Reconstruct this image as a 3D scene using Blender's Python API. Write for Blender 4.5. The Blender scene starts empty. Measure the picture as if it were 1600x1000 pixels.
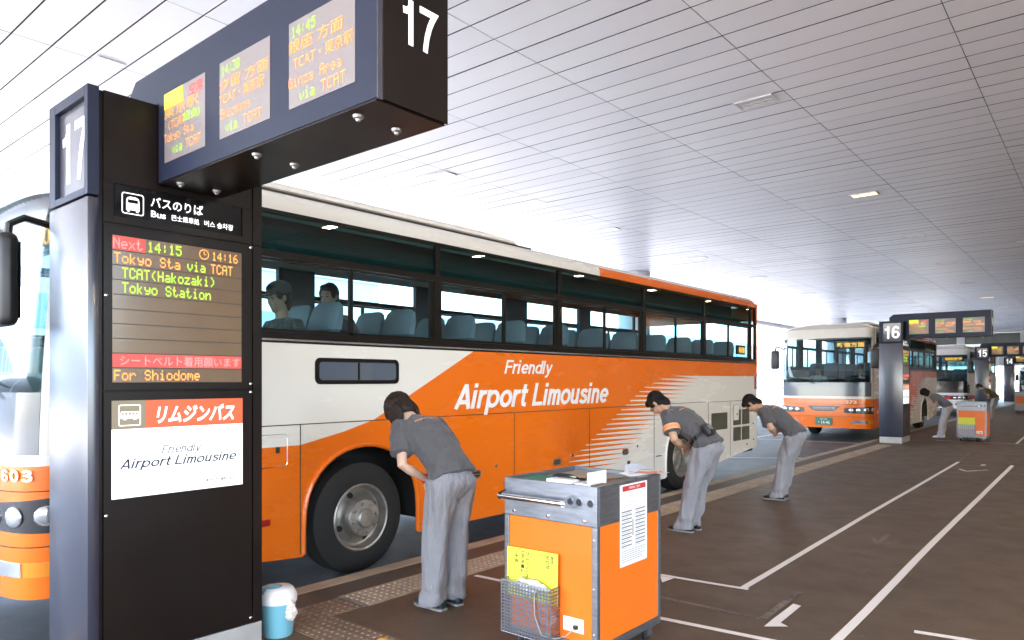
import bpy, bmesh, math, random
from mathutils import Vector, Matrix, noise
from mathutils.bvhtree import BVHTree
random.seed(7)
PI = math.pi
SC = bpy.context.scene
COL = SC.collection

# ---------------------------------------------------------------- camera, light, exposure
cam_d = bpy.data.cameras.new('camera')
cam_d.sensor_width = 36.0
cam_d.lens = 1112.0 / 1600.0 * 36.0
cam_d.shift_y = (593.0 - 500.0) / 1600.0
cam_d.clip_start = 0.05
cam_d.clip_end = 2000
cam = bpy.data.objects.new('camera', cam_d)
COL.objects.link(cam)
cam.location = (0, 0, 1.62)
cam.rotation_euler = (math.radians(90), 0, math.radians(39.9))
SC.camera = cam

SUN_EL, SUN_AZ = math.radians(58), math.radians(215)      # azimuth clockwise from +Y
world = bpy.data.worlds.new('World')
SC.world = world
world.use_nodes = True
wn = world.node_tree
bg = wn.nodes['Background']
sky = wn.nodes.new('ShaderNodeTexSky')
sky.sky_type = 'NISHITA'
sky.sun_disc = False
sky.sun_elevation = SUN_EL
sky.sun_rotation = SUN_AZ
sky.air_density = 1.0
sky.dust_density = 2.5
wn.links.new(sky.outputs[0], bg.inputs[0])
bg.inputs[1].default_value = 0.15

sun_d = bpy.data.lights.new('sun', 'SUN')
sun_d.energy = 4.0
sun_d.angle = math.radians(0.5)
sun_d.color = (1.0, 0.95, 0.88)
sun = bpy.data.objects.new('sun', sun_d)
COL.objects.link(sun)
sd = Vector((math.sin(SUN_AZ) * math.cos(SUN_EL), math.cos(SUN_AZ) * math.cos(SUN_EL), math.sin(SUN_EL)))
sun.rotation_euler = sd.to_track_quat('Z', 'Y').to_euler()
sun.location = (-40, -20, 40)

vs = SC.view_settings
vs.view_transform = 'Standard'
vs.look = 'None'
vs.gamma = 1.0
vs.use_curve_mapping = False
vs.exposure = 4.16
EXPO = 2.0 ** vs.exposure
SC.render.engine = 'CYCLES'
SC.cycles.use_denoising = True
SC.cycles.max_bounces = 8
SC.cycles.diffuse_bounces = 5
SC.cycles.glossy_bounces = 4
SC.cycles.transparent_max_bounces = 16
SC.cycles.caustics_reflective = False
SC.cycles.caustics_refractive = False
SC.cycles.sample_clamp_indirect = 6.0

# ---------------------------------------------------------------- materials
class NT:
    def __init__(self, m):
        m.use_nodes = True
        self.t = m.node_tree
        self.n = self.t.nodes
        self.b = self.n['Principled BSDF']
    def node(self, typ, **kw):
        n = self.n.new(typ)
        for k, v in kw.items():
            setattr(n, k, v)
        return n
    def link(self, a, b):
        self.t.links.new(a, b)
    def put(self, sock, v):
        if isinstance(v, (int, float)):
            sock.default_value = v
        else:
            self.link(v, sock)
    def m(self, op, a, b=0.0, c=0.0, clamp=False):
        n = self.node('ShaderNodeMath', operation=op)
        n.use_clamp = clamp
        self.put(n.inputs[0], a); self.put(n.inputs[1], b)
        if len(n.inputs) > 2: self.put(n.inputs[2], c)
        return n.outputs[0]
    def xyz(self):
        tc = self.node('ShaderNodeTexCoord')
        s = self.node('ShaderNodeSeparateXYZ')
        self.link(tc.outputs['Object'], s.inputs[0])
        return tc.outputs['Object'], s.outputs
    def mix(self, f, a, b):
        n = self.node('ShaderNodeMix', data_type='RGBA')
        self.put(n.inputs[0], f)
        for i, v in ((6, a), (7, b)):
            if isinstance(v, tuple): n.inputs[i].default_value = (*v[:3], 1)
            else: self.link(v, n.inputs[i])
        return n.outputs[2]
    def noise(self, scale, detail=4, rough=0.55, vec=None, stretch=None):
        n = self.node('ShaderNodeTexNoise')
        n.inputs['Scale'].default_value = scale
        n.inputs['Detail'].default_value = detail
        n.inputs['Roughness'].default_value = rough
        if vec is None:
            vec = self.node('ShaderNodeTexCoord').outputs['Object']
        if stretch:
            mp = self.node('ShaderNodeMapping')
            mp.inputs['Scale'].default_value = stretch
            self.link(vec, mp.inputs[0])
            vec = mp.outputs[0]
        self.link(vec, n.inputs['Vector'])
        return n.outputs['Fac']

MATS = {}
def M(name, col=(.5, .5, .5), rough=.5, metal=0.0, spec=.5, var=0.0, vscale=6.0, bump=0.0, bscale=60.0, stretch=None, coat=0.0, emis=None, estr=0.0):
    if name in MATS: return MATS[name]
    m = bpy.data.materials.new(name)
    t = NT(m)
    b = t.b
    b.inputs['Base Color'].default_value = (*col, 1)
    b.inputs['Roughness'].default_value = rough
    b.inputs['Metallic'].default_value = metal
    b.inputs['Specular IOR Level'].default_value = spec
    b.inputs['Coat Weight'].default_value = coat
    b.inputs['Coat Roughness'].default_value = 0.06
    if var > 0:
        f = t.noise(vscale, 5, .6, stretch=stretch)
        lo = tuple(max(0, c * (1 - var)) for c in col)
        hi = tuple(min(1, c * (1 + var)) for c in col)
        mr = t.node('ShaderNodeMapRange')
        mr.inputs[1].default_value = .3; mr.inputs[2].default_value = .7
        t.link(f, mr.inputs[0])
        t.link(t.mix(mr.outputs[0], lo, hi), b.inputs['Base Color'])
        rr = t.m('MULTIPLY_ADD', f, .22, rough - .11, clamp=True)
        t.link(rr, b.inputs['Roughness'])
    if bump > 0:
        f = t.noise(bscale, 4, .6, stretch=stretch)
        bn = t.node('ShaderNodeBump')
        bn.inputs['Strength'].default_value = bump
        bn.inputs['Distance'].default_value = .01
        t.link(f, bn.inputs['Height'])
        t.link(bn.outputs[0], b.inputs['Normal'])
    if emis:
        b.inputs['Emission Color'].default_value = (*emis, 1)
        b.inputs['Emission Strength'].default_value = estr / EXPO
    MATS[name] = m
    return m

def glass(name, tint=(.55, .75, .75), refl=.12, rough=.0):
    if name in MATS: return MATS[name]
    m = bpy.data.materials.new(name)
    t = NT(m)
    t.n.remove(t.b)
    out = t.n['Material Output']
    tr = t.node('ShaderNodeBsdfTransparent'); tr.inputs[0].default_value = (*tint, 1)
    gl = t.node('ShaderNodeBsdfGlossy'); gl.inputs['Roughness'].default_value = rough
    gl.inputs[0].default_value = (.9, .95, 1, 1)
    lw = t.node('ShaderNodeFresnel'); lw.inputs['IOR'].default_value = 1.5
    f = t.m('MULTIPLY_ADD', lw.outputs[0], .45, refl - .03, clamp=True)
    mx = t.node('ShaderNodeMixShader')
    t.link(f, mx.inputs[0]); t.link(tr.outputs[0], mx.inputs[1]); t.link(gl.outputs[0], mx.inputs[2])
    t.link(mx.outputs[0], out.inputs[0])
    MATS[name] = m
    return m

CREAM = (.80, .755, .68); ORANGE = (.84, .16, .004)
def livery(name, L=12.05):
    m = bpy.data.materials.new(name)
    t = NT(m)
    vec, o = t.xyz()
    y = t.m('MULTIPLY', o[1], 12.05 / L); z = o[2]
    def ramp(y0, s):
        return t.m('MULTIPLY', t.m('MAXIMUM', t.m('SUBTRACT', y, y0), 0.0), s)
    zb = t.m('ADD', t.m('ADD', ramp(2.03, .2), ramp(2.47, .07)), t.m('ADD', ramp(2.8, .23), 1.2))
    A = t.m('LESS_THAN', z, zb)
    yl = t.m('MULTIPLY_ADD', t.m('SUBTRACT', z, .6), 1 / .49, 5.6)
    yl = t.m('ADD', yl, t.m('MULTIPLY', t.m('MAXIMUM', t.m('SUBTRACT', z, 1.62), 0.0), 2.0))
    yr = t.m('MULTIPLY_ADD', t.m('SUBTRACT', z, .59), 1 / .46, 7.0)
    u = t.m('DIVIDE', t.m('SUBTRACT', y, yl), t.m('SUBTRACT', yr, yl))
    fr = t.m('FRACT', t.m('DIVIDE', z, .0605))
    st = t.m('LESS_THAN', fr, t.m('SUBTRACT', 1.0, t.m('MULTIPLY_ADD', u, .85, .15)))
    st = t.m('MAXIMUM', st, t.m('LESS_THAN', u, 0.0))
    B = t.m('MAXIMUM', st, t.m('GREATER_THAN', z, 1.80))
    mask = t.m('MULTIPLY', A, B)
    # roof edge: cream in front, an orange rim towards the rear
    up = t.m('GREATER_THAN', z, 3.02)
    rim = t.m('MULTIPLY', t.m('GREATER_THAN', y, 6.55), t.m('LESS_THAN', z, 3.215))
    mask = t.m('ADD', t.m('MULTIPLY', mask, t.m('SUBTRACT', 1.0, up)), t.m('MULTIPLY', rim, up))
    # no orange ahead of the swoosh on the front face above the 1.14 m line
    front = t.m('LESS_THAN', o[1], .5)
    fm = t.m('LESS_THAN', z, 1.195)
    mask = t.m('ADD', t.m('MULTIPLY', mask, t.m('SUBTRACT', 1.0, front)), t.m('MULTIPLY', fm, front))
    col = t.mix(mask, CREAM, ORANGE)
    dirt = t.noise(1.7, 6, .65, vec=vec, stretch=(1, .5, 2.5))
    low = t.m('MULTIPLY', t.m('SUBTRACT', dirt, .54, clamp=True), .22, clamp=True)
    col = t.mix(low, col, (.25, .2, .15))
    t.link(col, t.b.inputs['Base Color'])
    t.link(t.m('MULTIPLY_ADD', dirt, .2, .16), t.b.inputs['Roughness'])
    t.b.inputs['Coat Weight'].default_value = .5
    t.b.inputs['Coat Roughness'].default_value = .05
    return m

def livery_white(name):
    m = bpy.data.materials.new(name)
    t = NT(m)
    vec, o = t.xyz()
    z = o[2]
    red = t.m('MULTIPLY', t.m('GREATER_THAN', z, .78), t.m('LESS_THAN', z, .98))
    blk = t.m('MULTIPLY', t.m('GREATER_THAN', z, 1.1), t.m('LESS_THAN', z, 1.5))
    blk = t.m('MULTIPLY', blk, t.m('LESS_THAN', o[1], .6))
    c = t.mix(red, (.8, .8, .8), (.55, .02, .03))
    c = t.mix(blk, c, (.03, .02, .025))
    t.link(c, t.b.inputs['Base Color'])
    t.b.inputs['Roughness'].default_value = .25
    return m

# ---------------------------------------------------------------- mesh helpers
def obj(name, bm, mat, parent=None, smooth=False, kind=None, loc=None):
    me = bpy.data.meshes.new(name)
    bm.normal_update()
    bm.to_mesh(me)
    bm.free()
    mats = mat if isinstance(mat, (list, tuple)) else [mat]
    for x in mats: me.materials.append(x)
    if smooth:
        me.polygons.foreach_set('use_smooth', [True] * len(me.polygons))
        if smooth != 'all':
            me.set_sharp_from_angle(angle=math.radians(38))
    o = bpy.data.objects.new(name, me)
    COL.objects.link(o)
    if parent is not None: o.parent = parent
    if kind: o['kind'] = kind
    if loc is not None: o.location = loc
    return o

def thing(name, label, cat, loc=(0, 0, 0), rz=0.0, group=None):
    o = bpy.data.objects.new(name, None)
    o.empty_display_size = .2
    COL.objects.link(o)
    o.location = loc
    o.rotation_euler = (0, 0, rz)
    return tag(o, label, cat, group)

def tag(o, label, cat, group=None):
    o['label'] = label
    o['category'] = cat
    if group: o['group'] = group
    return o

def copy_tree(o, parent=None):
    c = o.copy()
    COL.objects.link(c)
    c.parent = parent
    for ch in list(o.children):
        copy_tree(ch, c)
    return c

def BM(): return bmesh.new()

def box(bm, x0, x1, y0, y1, z0, z1, bev=0.0, seg=2, mi=0):
    t = bmesh.new()
    bmesh.ops.create_cube(t, size=1)
    bmesh.ops.scale(t, vec=(abs(x1 - x0), abs(y1 - y0), abs(z1 - z0)), verts=t.verts)
    bmesh.ops.translate(t, vec=((x0 + x1) / 2, (y0 + y1) / 2, (z0 + z1) / 2), verts=t.verts)
    if bev > 0:
        bev = min(bev, .45 * min(abs(x1 - x0), abs(y1 - y0), abs(z1 - z0)))
        bmesh.ops.bevel(t, geom=t.edges[:], offset=bev, segments=seg, affect='EDGES', profile=.5)
    merge(bm, t, mi)

def merge(bm, t, mi=0, mat=None):
    vm = {}
    for v in t.verts:
        vm[v] = bm.verts.new(mat @ v.co if mat else v.co)
    for f in t.faces:
        try:
            nf = bm.faces.new([vm[v] for v in f.verts])
            nf.material_index = mi
            nf.smooth = f.smooth
        except ValueError:
            pass
    t.free()

def cyl(bm, p0, p1, r0, r1=None, n=16, cap=True, mi=0):
    p0, p1 = Vector(p0), Vector(p1)
    r1 = r0 if r1 is None else r1
    d = (p1 - p0)
    q = d.normalized().to_track_quat('Z', 'Y')
    ra, rb = [], []
    for i in range(n):
        a = 2 * PI * i / n
        c = q @ Vector((math.cos(a), math.sin(a), 0))
        ra.append(bm.verts.new(p0 + c * r0)); rb.append(bm.verts.new(p1 + c * r1))
    for i in range(n):
        j = (i + 1) % n
        bm.faces.new((ra[i], ra[j], rb[j], rb[i])).material_index = mi
    if cap:
        bm.faces.new(ra[::-1]).material_index = mi
        bm.faces.new(rb).material_index = mi

def lathe(bm, prof, org=(0, 0, 0), axis='Z', n=32, mi=0, closed=True):
    """prof = [(radius, height)...] turned round an axis through org"""
    org = Vector(org)
    R = {'Z': Matrix.Identity(3), 'X': Matrix(((0, 0, 1), (1, 0, 0), (0, 1, 0))), 'Y': Matrix(((0, 1, 0), (0, 0, 1), (1, 0, 0)))}[axis]
    rings = []
    for r, h in prof:
        if r < 1e-6:
            rings.append([bm.verts.new(org + R @ Vector((0, 0, h)))])
        else:
            rings.append([bm.verts.new(org + R @ Vector((r * math.cos(2 * PI * i / n), r * math.sin(2 * PI * i / n), h))) for i in range(n)])
    for a, b in zip(rings, rings[1:]):
        for i in range(n):
            j = (i + 1) % n
            if len(a) == 1 and len(b) == 1: continue
            if len(a) == 1: f = (a[0], b[j], b[i])
            elif len(b) == 1: f = (a[i], a[j], b[0])
            else: f = (a[i], a[j], b[j], b[i])
            bm.faces.new(f).material_index = mi

def tube(bm, pts, r, n=10, mi=0, cap=True):
    pts = [Vector(p) for p in pts]
    rs = r if isinstance(r, (list, tuple)) else [r] * len(pts)
    rings = []
    ref = None
    for i, p in enumerate(pts):
        a = pts[max(0, i - 1)]; b = pts[min(len(pts) - 1, i + 1)]
        d = (b - a).normalized()
        if ref is None:
            ref = d.orthogonal().normalized()
        s = (ref - d * ref.dot(d)).normalized()
        ref = s
        u = d.cross(s)
        rings.append([bm.verts.new(p + (s * math.cos(2 * PI * k / n) + u * math.sin(2 * PI * k / n)) * rs[i]) for k in range(n)])
    for a, b in zip(rings, rings[1:]):
        for k in range(n):
            j = (k + 1) % n
            bm.faces.new((a[k], a[j], b[j], b[k])).material_index = mi
    if cap:
        bm.faces.new(rings[0][::-1]).material_index = mi
        bm.faces.new(rings[-1]).material_index = mi

def prism(bm, poly, axis, d0, d1, mi=0):
    """extrude a 2D polygon; axis X: poly=(y,z), Y: poly=(x,z), Z: poly=(x,y)"""
    def P(a, b, d):
        return {'X': (d, a, b), 'Y': (a, d, b), 'Z': (a, b, d)}[axis]
    A = [bm.verts.new(P(a, b, d0)) for a, b in poly]
    B = [bm.verts.new(P(a, b, d1)) for a, b in poly]
    n = len(poly)
    fs = [bm.faces.new(A), bm.faces.new(B[::-1])]
    for i in range(n):
        j = (i + 1) % n
        fs.append(bm.faces.new((A[i], B[i], B[j], A[j])))
    for f in fs: f.material_index = mi
    bmesh.ops.recalc_face_normals(bm, faces=fs)

def rrect(x0, x1, y0, y1, r, n=5):
    out = []
    for cx, cy, a0 in ((x1 - r, y1 - r, 0), (x0 + r, y1 - r, 90), (x0 + r, y0 + r, 180), (x1 - r, y0 + r, 270)):
        for i in range(n + 1):
            a = math.radians(a0 + 90 * i / n)
            out.append((cx + r * math.cos(a), cy + r * math.sin(a)))
    return out

def ellipsoid(bm, c, r, rot=None, sub=3, mi=0):
    t = bmesh.new()
    bmesh.ops.create_icosphere(t, subdivisions=sub, radius=1)
    mt = Matrix.Translation(c) @ (rot.to_4x4() if rot else Matrix.Identity(4)) @ Matrix.Diagonal((*r, 1))
    merge(bm, t, mi, mt)

_txt = {}
def glyphs(s, shear=0.0, bold=0.0, spacing=1.0, res=3):
    key = (s, shear, bold, spacing, res)
    if key not in _txt:
        c = bpy.data.curves.new('lettering', 'FONT')
        c.body = s
        c.shear = shear
        c.offset = bold
        c.space_character = spacing
        c.resolution_u = res
        o = bpy.data.objects.new('lettering', c)
        COL.objects.link(o)
        bpy.context.view_layer.update()
        dg = bpy.context.evaluated_depsgraph_get()
        me = bpy.data.meshes.new_from_object(o.evaluated_get(dg))
        vv = [v.co.copy() for v in me.vertices]
        ff = [tuple(p.vertices) for p in me.polygons]
        bpy.data.objects.remove(o); bpy.data.curves.remove(c); bpy.data.meshes.remove(me)
        _txt[key] = (vv, ff)
    return _txt[key]

def text(bm, s, O, U, V, w=None, h=None, mi=0, shear=0.0, bold=0.0, spacing=1.0, center=False, thick=0.0):
    """write s with its ink box starting at O, along U, up V; w and h are the ink box in metres"""
    vv, ff = glyphs(s, shear, bold, spacing)
    x0 = min(v.x for v in vv); x1 = max(v.x for v in vv)
    y0 = min(v.y for v in vv); y1 = max(v.y for v in vv)
    sx = w / (x1 - x0) if w else None
    sy = h / (y1 - y0) if h else None
    sx = sx or sy; sy = sy or sx
    O, U, V = Vector(O), Vector(U), Vector(V)
    if center: O = O - U * (x1 - x0) * sx / 2
    vs_ = [bm.verts.new(O + U * ((v.x - x0) * sx) + V * ((v.y - y0) * sy)) for v in vv]
    for f in ff:
        try: bm.faces.new([vs_[i] for i in f]).material_index = mi
        except ValueError: pass

# a plain bold grotesque drawn with strokes: name -> (advance, strokes); cap height 1
def _ell(cx, cy, rx, ry, a0=0, a1=360, n=22):
    return [(cx + rx * math.cos(math.radians(a0 + (a1 - a0) * i / n)), cy + ry * math.sin(math.radians(a0 + (a1 - a0) * i / n))) for i in range(n + 1)]
GL = {
 'A': (.74, [[(.09, 0), (.37, .96)], [(.65, 0), (.37, .96)], [(.19, .27), (.55, .27)]]),
 'L': (.60, [[(.09, 1), (.09, .09), (.57, .09)]]),
 'F': (.60, [[(.09, 0), (.09, .91), (.58, .91)], [(.09, .50), (.52, .50)]]),
 'i': (.27, [[(.09, 0), (.09, .73)], [(.09, .83), (.09, 1.0)]]),
 'r': (.41, [[(.09, 0), (.09, .73)], [(.09, .40), (.12, .53), (.19, .61), (.27, .64), (.38, .64)]]),
 'p': (.64, [[(.09, -.27), (.09, .73)], _ell(.32, .365, .225, .28)]),
 'o': (.65, [_ell(.32, .365, .23, .28)]),
 't': (.40, [[(.17, .95), (.17, .20), (.20, .11), (.27, .08), (.36, .08)], [(.02, .65), (.36, .65)]]),
 'm': (.74, [[(.09, 0), (.09, .73)], [(.09, .45), (.13, .57), (.20, .635), (.28, .635), (.34, .59), (.36, .5), (.36, 0)], [(.36, .45), (.40, .57), (.47, .635), (.55, .635), (.61, .59), (.63, .5), (.63, 0)]]),
 'n': (.56, [[(.09, 0), (.09, .73)], [(.09, .43), (.13, .56), (.21, .63), (.31, .64), (.39, .59), (.43, .48), (.43, 0)]]),
 'u': (.56, [[(.43, .73), (.43, 0)], [(.43, .30), (.39, .17), (.31, .10), (.21, .09), (.13, .14), (.09, .25), (.09, .73)]]),
 's': (.56, [[(.46, .53), (.42, .61), (.30, .65), (.17, .62), (.13, .53), (.18, .44), (.30, .38), (.42, .32), (.46, .21), (.42, .11), (.29, .08), (.15, .11), (.09, .20)]]),
 'e': (.63, [_ell(.32, .365, .225, .28, 0, 318), [(.10, .365), (.54, .365)]]),
 'd': (.64, [[(.53, 0), (.53, 1)], _ell(.30, .365, .225, .28)]),
 'l': (.27, [[(.09, 0), (.09, 1)]]),
 'y': (.54, [[(.06, .73), (.27, .06)], [(.49, .73), (.25, -.09), (.20, -.17), (.13, -.20), (.03, -.20)]]),
 ' ': (.30, []),
 '1': (.56, [[(.32, 0), (.32, 1)], [(.32, .86), (.26, .76), (.18, .73), (.08, .72)]]),
 '7': (.58, [[(.04, .91), (.53, .91), (.46, .80), (.36, .60), (.28, .36), (.24, .15), (.22, 0)]]),
 '6': (.60, [_ell(.29, .31, .20, .225), [(.47, .76), (.42, .87), (.31, .92), (.20, .87), (.12, .71), (.09, .5), (.09, .32)]]),
 '5': (.58, [[(.48, .91), (.16, .91), (.12, .50), (.20, .57), (.31, .60), (.43, .54), (.48, .36), (.43, .16), (.30, .08), (.16, .11), (.08, .23)]]),
 '4': (.60, [[(.41, 0), (.41, 1)], [(.39, .95), (.08, .34), (.08, .27), (.57, .27)]]),
 '0': (.60, [_ell(.29, .5, .20, .41)]),
 '3': (.60, [[(.09, .76), (.16, .87), (.29, .92), (.42, .86), (.45, .74), (.39, .60), (.26, .53), (.40, .49), (.48, .37), (.47, .22), (.39, .11), (.28, .08), (.14, .12), (.08, .25)]]),
}
def sign(bm, s, O, U, V, w, h, stroke=.18, shear=0.0, mi=0, N=None):
    """bold lettering; w = total width, h = cap height, baseline starts at O"""
    O, U, V = Vector(O), Vector(U), Vector(V)
    N = U.cross(V)
    tot = sum(GL[c][0] for c in s)
    kx = w / tot
    x = 0.0
    lay = 0
    for c in s:
        adv, strokes = GL[c]
        for st in strokes:
            pts = [Vector(p) for p in st]
            closed = (pts[0] - pts[-1]).length < 1e-4
            if closed: pts = pts[:-1]
            n = len(pts)
            Lf, Rt = [], []
            for i, p in enumerate(pts):
                a = pts[i - 1] if (i > 0 or closed) else p
                b = pts[(i + 1) % n] if (i < n - 1 or closed) else p
                d1 = (p - a).normalized() if (p - a).length > 1e-6 else (b - p).normalized()
                d2 = (b - p).normalized() if (b - p).length > 1e-6 else d1
                t = (d1 + d2).normalized()
                nn = Vector((-t.y, t.x))
                k = stroke / 2 / max(.45, nn.dot(Vector((-d1.y, d1.x))))
                Lf.append(p + nn * k); Rt.append(p - nn * k)
            off = N * (.00025 * (lay % 4)); lay += 1
            def W(q): return bm.verts.new(O + U * ((x + q.x + shear * q.y) * kx) + V * (q.y * h) + off)
            lv = [W(q) for q in Lf]; rv = [W(q) for q in Rt]
            m = n if closed else n - 1
            for i in range(m):
                j = (i + 1) % n
                f = bm.faces.new((rv[i], rv[j], lv[j], lv[i])); f.material_index = mi
        x += adv

# 5 x 7 lamp matrix characters
DOT = {}
for k_, v_ in {
 'N': '10001 11001 10101 10101 10011 10001 10001', 'e': '00000 00000 01110 10001 11111 10000 01110', 'x': '00000 00000 10001 01010 00100 01010 10001',
 't': '01000 01000 11100 01000 01000 01001 00110', '1': '00100 01100 00100 00100 00100 00100 01110', '4': '00010 00110 01010 10010 11111 00010 00010',
 '5': '11111 10000 11110 00001 00001 10001 01110', '6': '00110 01000 10000 11110 10001 10001 01110', ':': '00000 00100 00100 00000 00100 00100 00000',
 'T': '11111 00100 00100 00100 00100 00100 00100', 'o': '00000 00000 01110 10001 10001 10001 01110', 'k': '10000 10000 10010 10100 11000 10100 10010',
 'y': '00000 00000 10001 10001 01111 00001 01110', 'S': '01110 10001 10000 01110 00001 10001 01110', 'a': '00000 00000 01110 00001 01111 10001 01111',
 'v': '00000 00000 10001 10001 10001 01010 00100', 'i': '00100 00000 01100 00100 00100 00100 01110', 'C': '01110 10001 10000 10000 10000 10001 01110',
 'A': '01110 10001 10001 11111 10001 10001 10001', '(': '00010 00100 01000 01000 01000 00100 00010', ')': '01000 00100 00010 00010 00010 00100 01000',
 'H': '10001 10001 10001 11111 10001 10001 10001', 'z': '00000 00000 11111 00010 00100 01000 11111', 'n': '00000 00000 10110 11001 10001 10001 10001',
 'F': '11111 10000 10000 11110 10000 10000 10000', 'r': '00000 00000 10110 11001 10000 10000 10000', 'h': '10000 10000 10110 11001 10001 10001 10001',
 'd': '00001 00001 01101 10011 10001 10001 01111', 'm': '00000 00000 11010 10101 10101 10001 10001', 'G': '01110 10001 10000 10111 10001 10001 01111',
 '3': '11111 00010 00100 00010 00001 10001 01110', '0': '01110 10001 10011 10101 11001 10001 01110', ' ': '00000 00000 00000 00000 00000 00000 00000'}.items():
    DOT[k_] = v_.split()
def led(bm, s, O, U, V, w, h, mi=0, fill=1.0):
    """lamp matrix lettering, the cell grid of the whole word fills w x h"""
    O, U, V = Vector(O), Vector(U), Vector(V)
    nx = 6 * len(s) - 1
    px, py = w / nx, h / 7
    for k, c in enumerate(s):
        for r, row in enumerate(DOT[c]):
            x = 0
            while x < 5:
                if row[x] == '1':
                    e = x
                    while e + 1 < 5 and row[e + 1] == '1': e += 1
                    X0, X1 = (6 * k + x) * px, (6 * k + e + 1) * px - px * (1.02 - fill)
                    Y0 = (6 - r) * py + py * (1 - fill) / 2
                    q = [O + U * X0 + V * Y0, O + U * X1 + V * Y0, O + U * X1 + V * (Y0 + py * fill), O + U * X0 + V * (Y0 + py * fill)]
                    bm.faces.new([bm.verts.new(v) for v in q]).material_index = mi
                    x = e + 1
                else: x += 1

XV, YV, ZV = Vector((1, 0, 0)), Vector((0, 1, 0)), Vector((0, 0, 1))
# ---------------------------------------------------------------- setting
CEIL = 5.82
ROAD = -0.12

def asphalt(name, base, speck, rough, warm=(1, 1, 1), worn=.25):
    m = bpy.data.materials.new(name)
    t = NT(m)
    vec, o = t.xyz()
    big = t.noise(.35, 6, .6, vec=vec)
    mid = t.noise(3.0, 6, .65, vec=vec)
    fine = t.noise(240, 2, .6, vec=vec)
    c = t.mix(t.m('MULTIPLY_ADD', big, 2.2, -.6, clamp=True), tuple(b * (1 - worn) for b in base), tuple(b * (1 + worn) for b in base))
    c = t.mix(t.m('MULTIPLY', t.m('SUBTRACT', mid, .5, clamp=True), 1.6, clamp=True), c, tuple(b * .6 for b in base))
    c = t.mix(t.m('MULTIPLY', t.m('SUBTRACT', fine, .55, clamp=True), 3.0, clamp=True), c, speck)
    grit = t.noise(38, 5, .75, vec=vec)
    c = t.mix(t.m('MULTIPLY', t.m('SUBTRACT', grit, .48, clamp=True), 2.4, clamp=True), c, tuple(b * .55 for b in base))
    vo = t.node('ShaderNodeTexVoronoi'); vo.inputs['Scale'].default_value = 2.3
    t.link(vec, vo.inputs['Vector'])
    spot = t.m('MULTIPLY', t.m('LESS_THAN', vo.outputs['Distance'], .035), t.m('GREATER_THAN', t.noise(1.1, 2, .5, vec=vec), .52))
    c = t.mix(t.m('MULTIPLY', spot, .55), c, tuple(b * .35 for b in base))
    scr = t.noise(2.2, 5, .7, vec=vec, stretch=(5, .5, 1))
    c = t.mix(t.m('MULTIPLY', t.m('SUBTRACT', scr, .60, clamp=True), 2.2, clamp=True), c, tuple(min(1, b * 1.7) for b in base))
    t.link(c, t.b.inputs['Base Color'])
    t.link(t.m('MULTIPLY_ADD', mid, .35, rough - .17, clamp=True), t.b.inputs['Roughness'])
    bn = t.node('ShaderNodeBump'); bn.inputs['Strength'].default_value = .35; bn.inputs['Distance'].default_value = .004
    t.link(fine, bn.inputs['Height']); t.link(bn.outputs[0], t.b.inputs['Normal'])
    return m

m_pave = asphalt('pavement_asphalt', (.105, .066, .037), (.22, .17, .12), .55)
m_road = asphalt('road_asphalt', (.055, .056, .06), (.2, .2, .2), .55)
m_out = asphalt('sunlit_concrete', (.22, .216, .21), (.5, .5, .5), .8, worn=.1)
m_kerb = M('kerb_stone', (.34, .265, .185), .65, var=.25, vscale=3, bump=.3, bscale=90)
m_tact = M('tactile_paver', (.36, .285, .205), .6, var=.3, vscale=4, bump=.2, bscale=60)
m_tactb = M('tactile_brown_paver', (.19, .125, .08), .55, var=.25, vscale=5, bump=.2)
m_steel = M('brushed_steel', (.55, .55, .55), .35, metal=1.0, var=.12, vscale=30)
m_white = M('white_paint', (.78, .78, .78), .45)
m_blackp = M('black_plastic', (.015, .015, .016), .4)
m_rubber = M('rubber', (.012, .012, .012), .75, var=.3, vscale=20)
m_chrome = M('chrome', (.75, .75, .76), .12, metal=1.0)

def roadpaint(name, col, wear):
    m = bpy.data.materials.new(name)
    t = NT(m)
    vec, o = t.xyz()
    a = t.noise(28, 6, .75, vec=vec)
    b = t.noise(1.6, 3, .6, vec=vec)
    f = t.m('MULTIPLY', t.m('SUBTRACT', t.m('MULTIPLY_ADD', b, .55, t.m('MULTIPLY', a, .6)), 1.0 - wear * .62 - .12, clamp=True), 7.0, clamp=True)
    t.link(t.mix(f, col, (.06, .043, .03)), t.b.inputs['Base Color'])
    t.b.inputs['Roughness'].default_value = .6
    return m
m_line = roadpaint('worn_white_line_paint', (.80, .75, .70), .22)
m_faint = roadpaint('faded_line_paint', (.20, .17, .14), .62)
m_rline = roadpaint('white_road_paint', (.6, .6, .6), .25)

# ground: one sheet of road running to the horizon
bm = BM()
box(bm, -70, 60, -90, 900, ROAD - .3, ROAD)
obj('road', bm, m_road, kind='structure')
bm = BM()
box(bm, -700, -24, -400, 1500, ROAD - .3, ROAD + .02); box(bm, -23.9, 300, -400, -14.1, ROAD - .3, ROAD + .02); box(bm, 12.1, 300, -14.05, 60, ROAD - .3, ROAD + .02)  # slabs behind and right of the camera are added, unseen, to bounce sunlight
obj('ground', bm, m_out, kind='structure')
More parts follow.
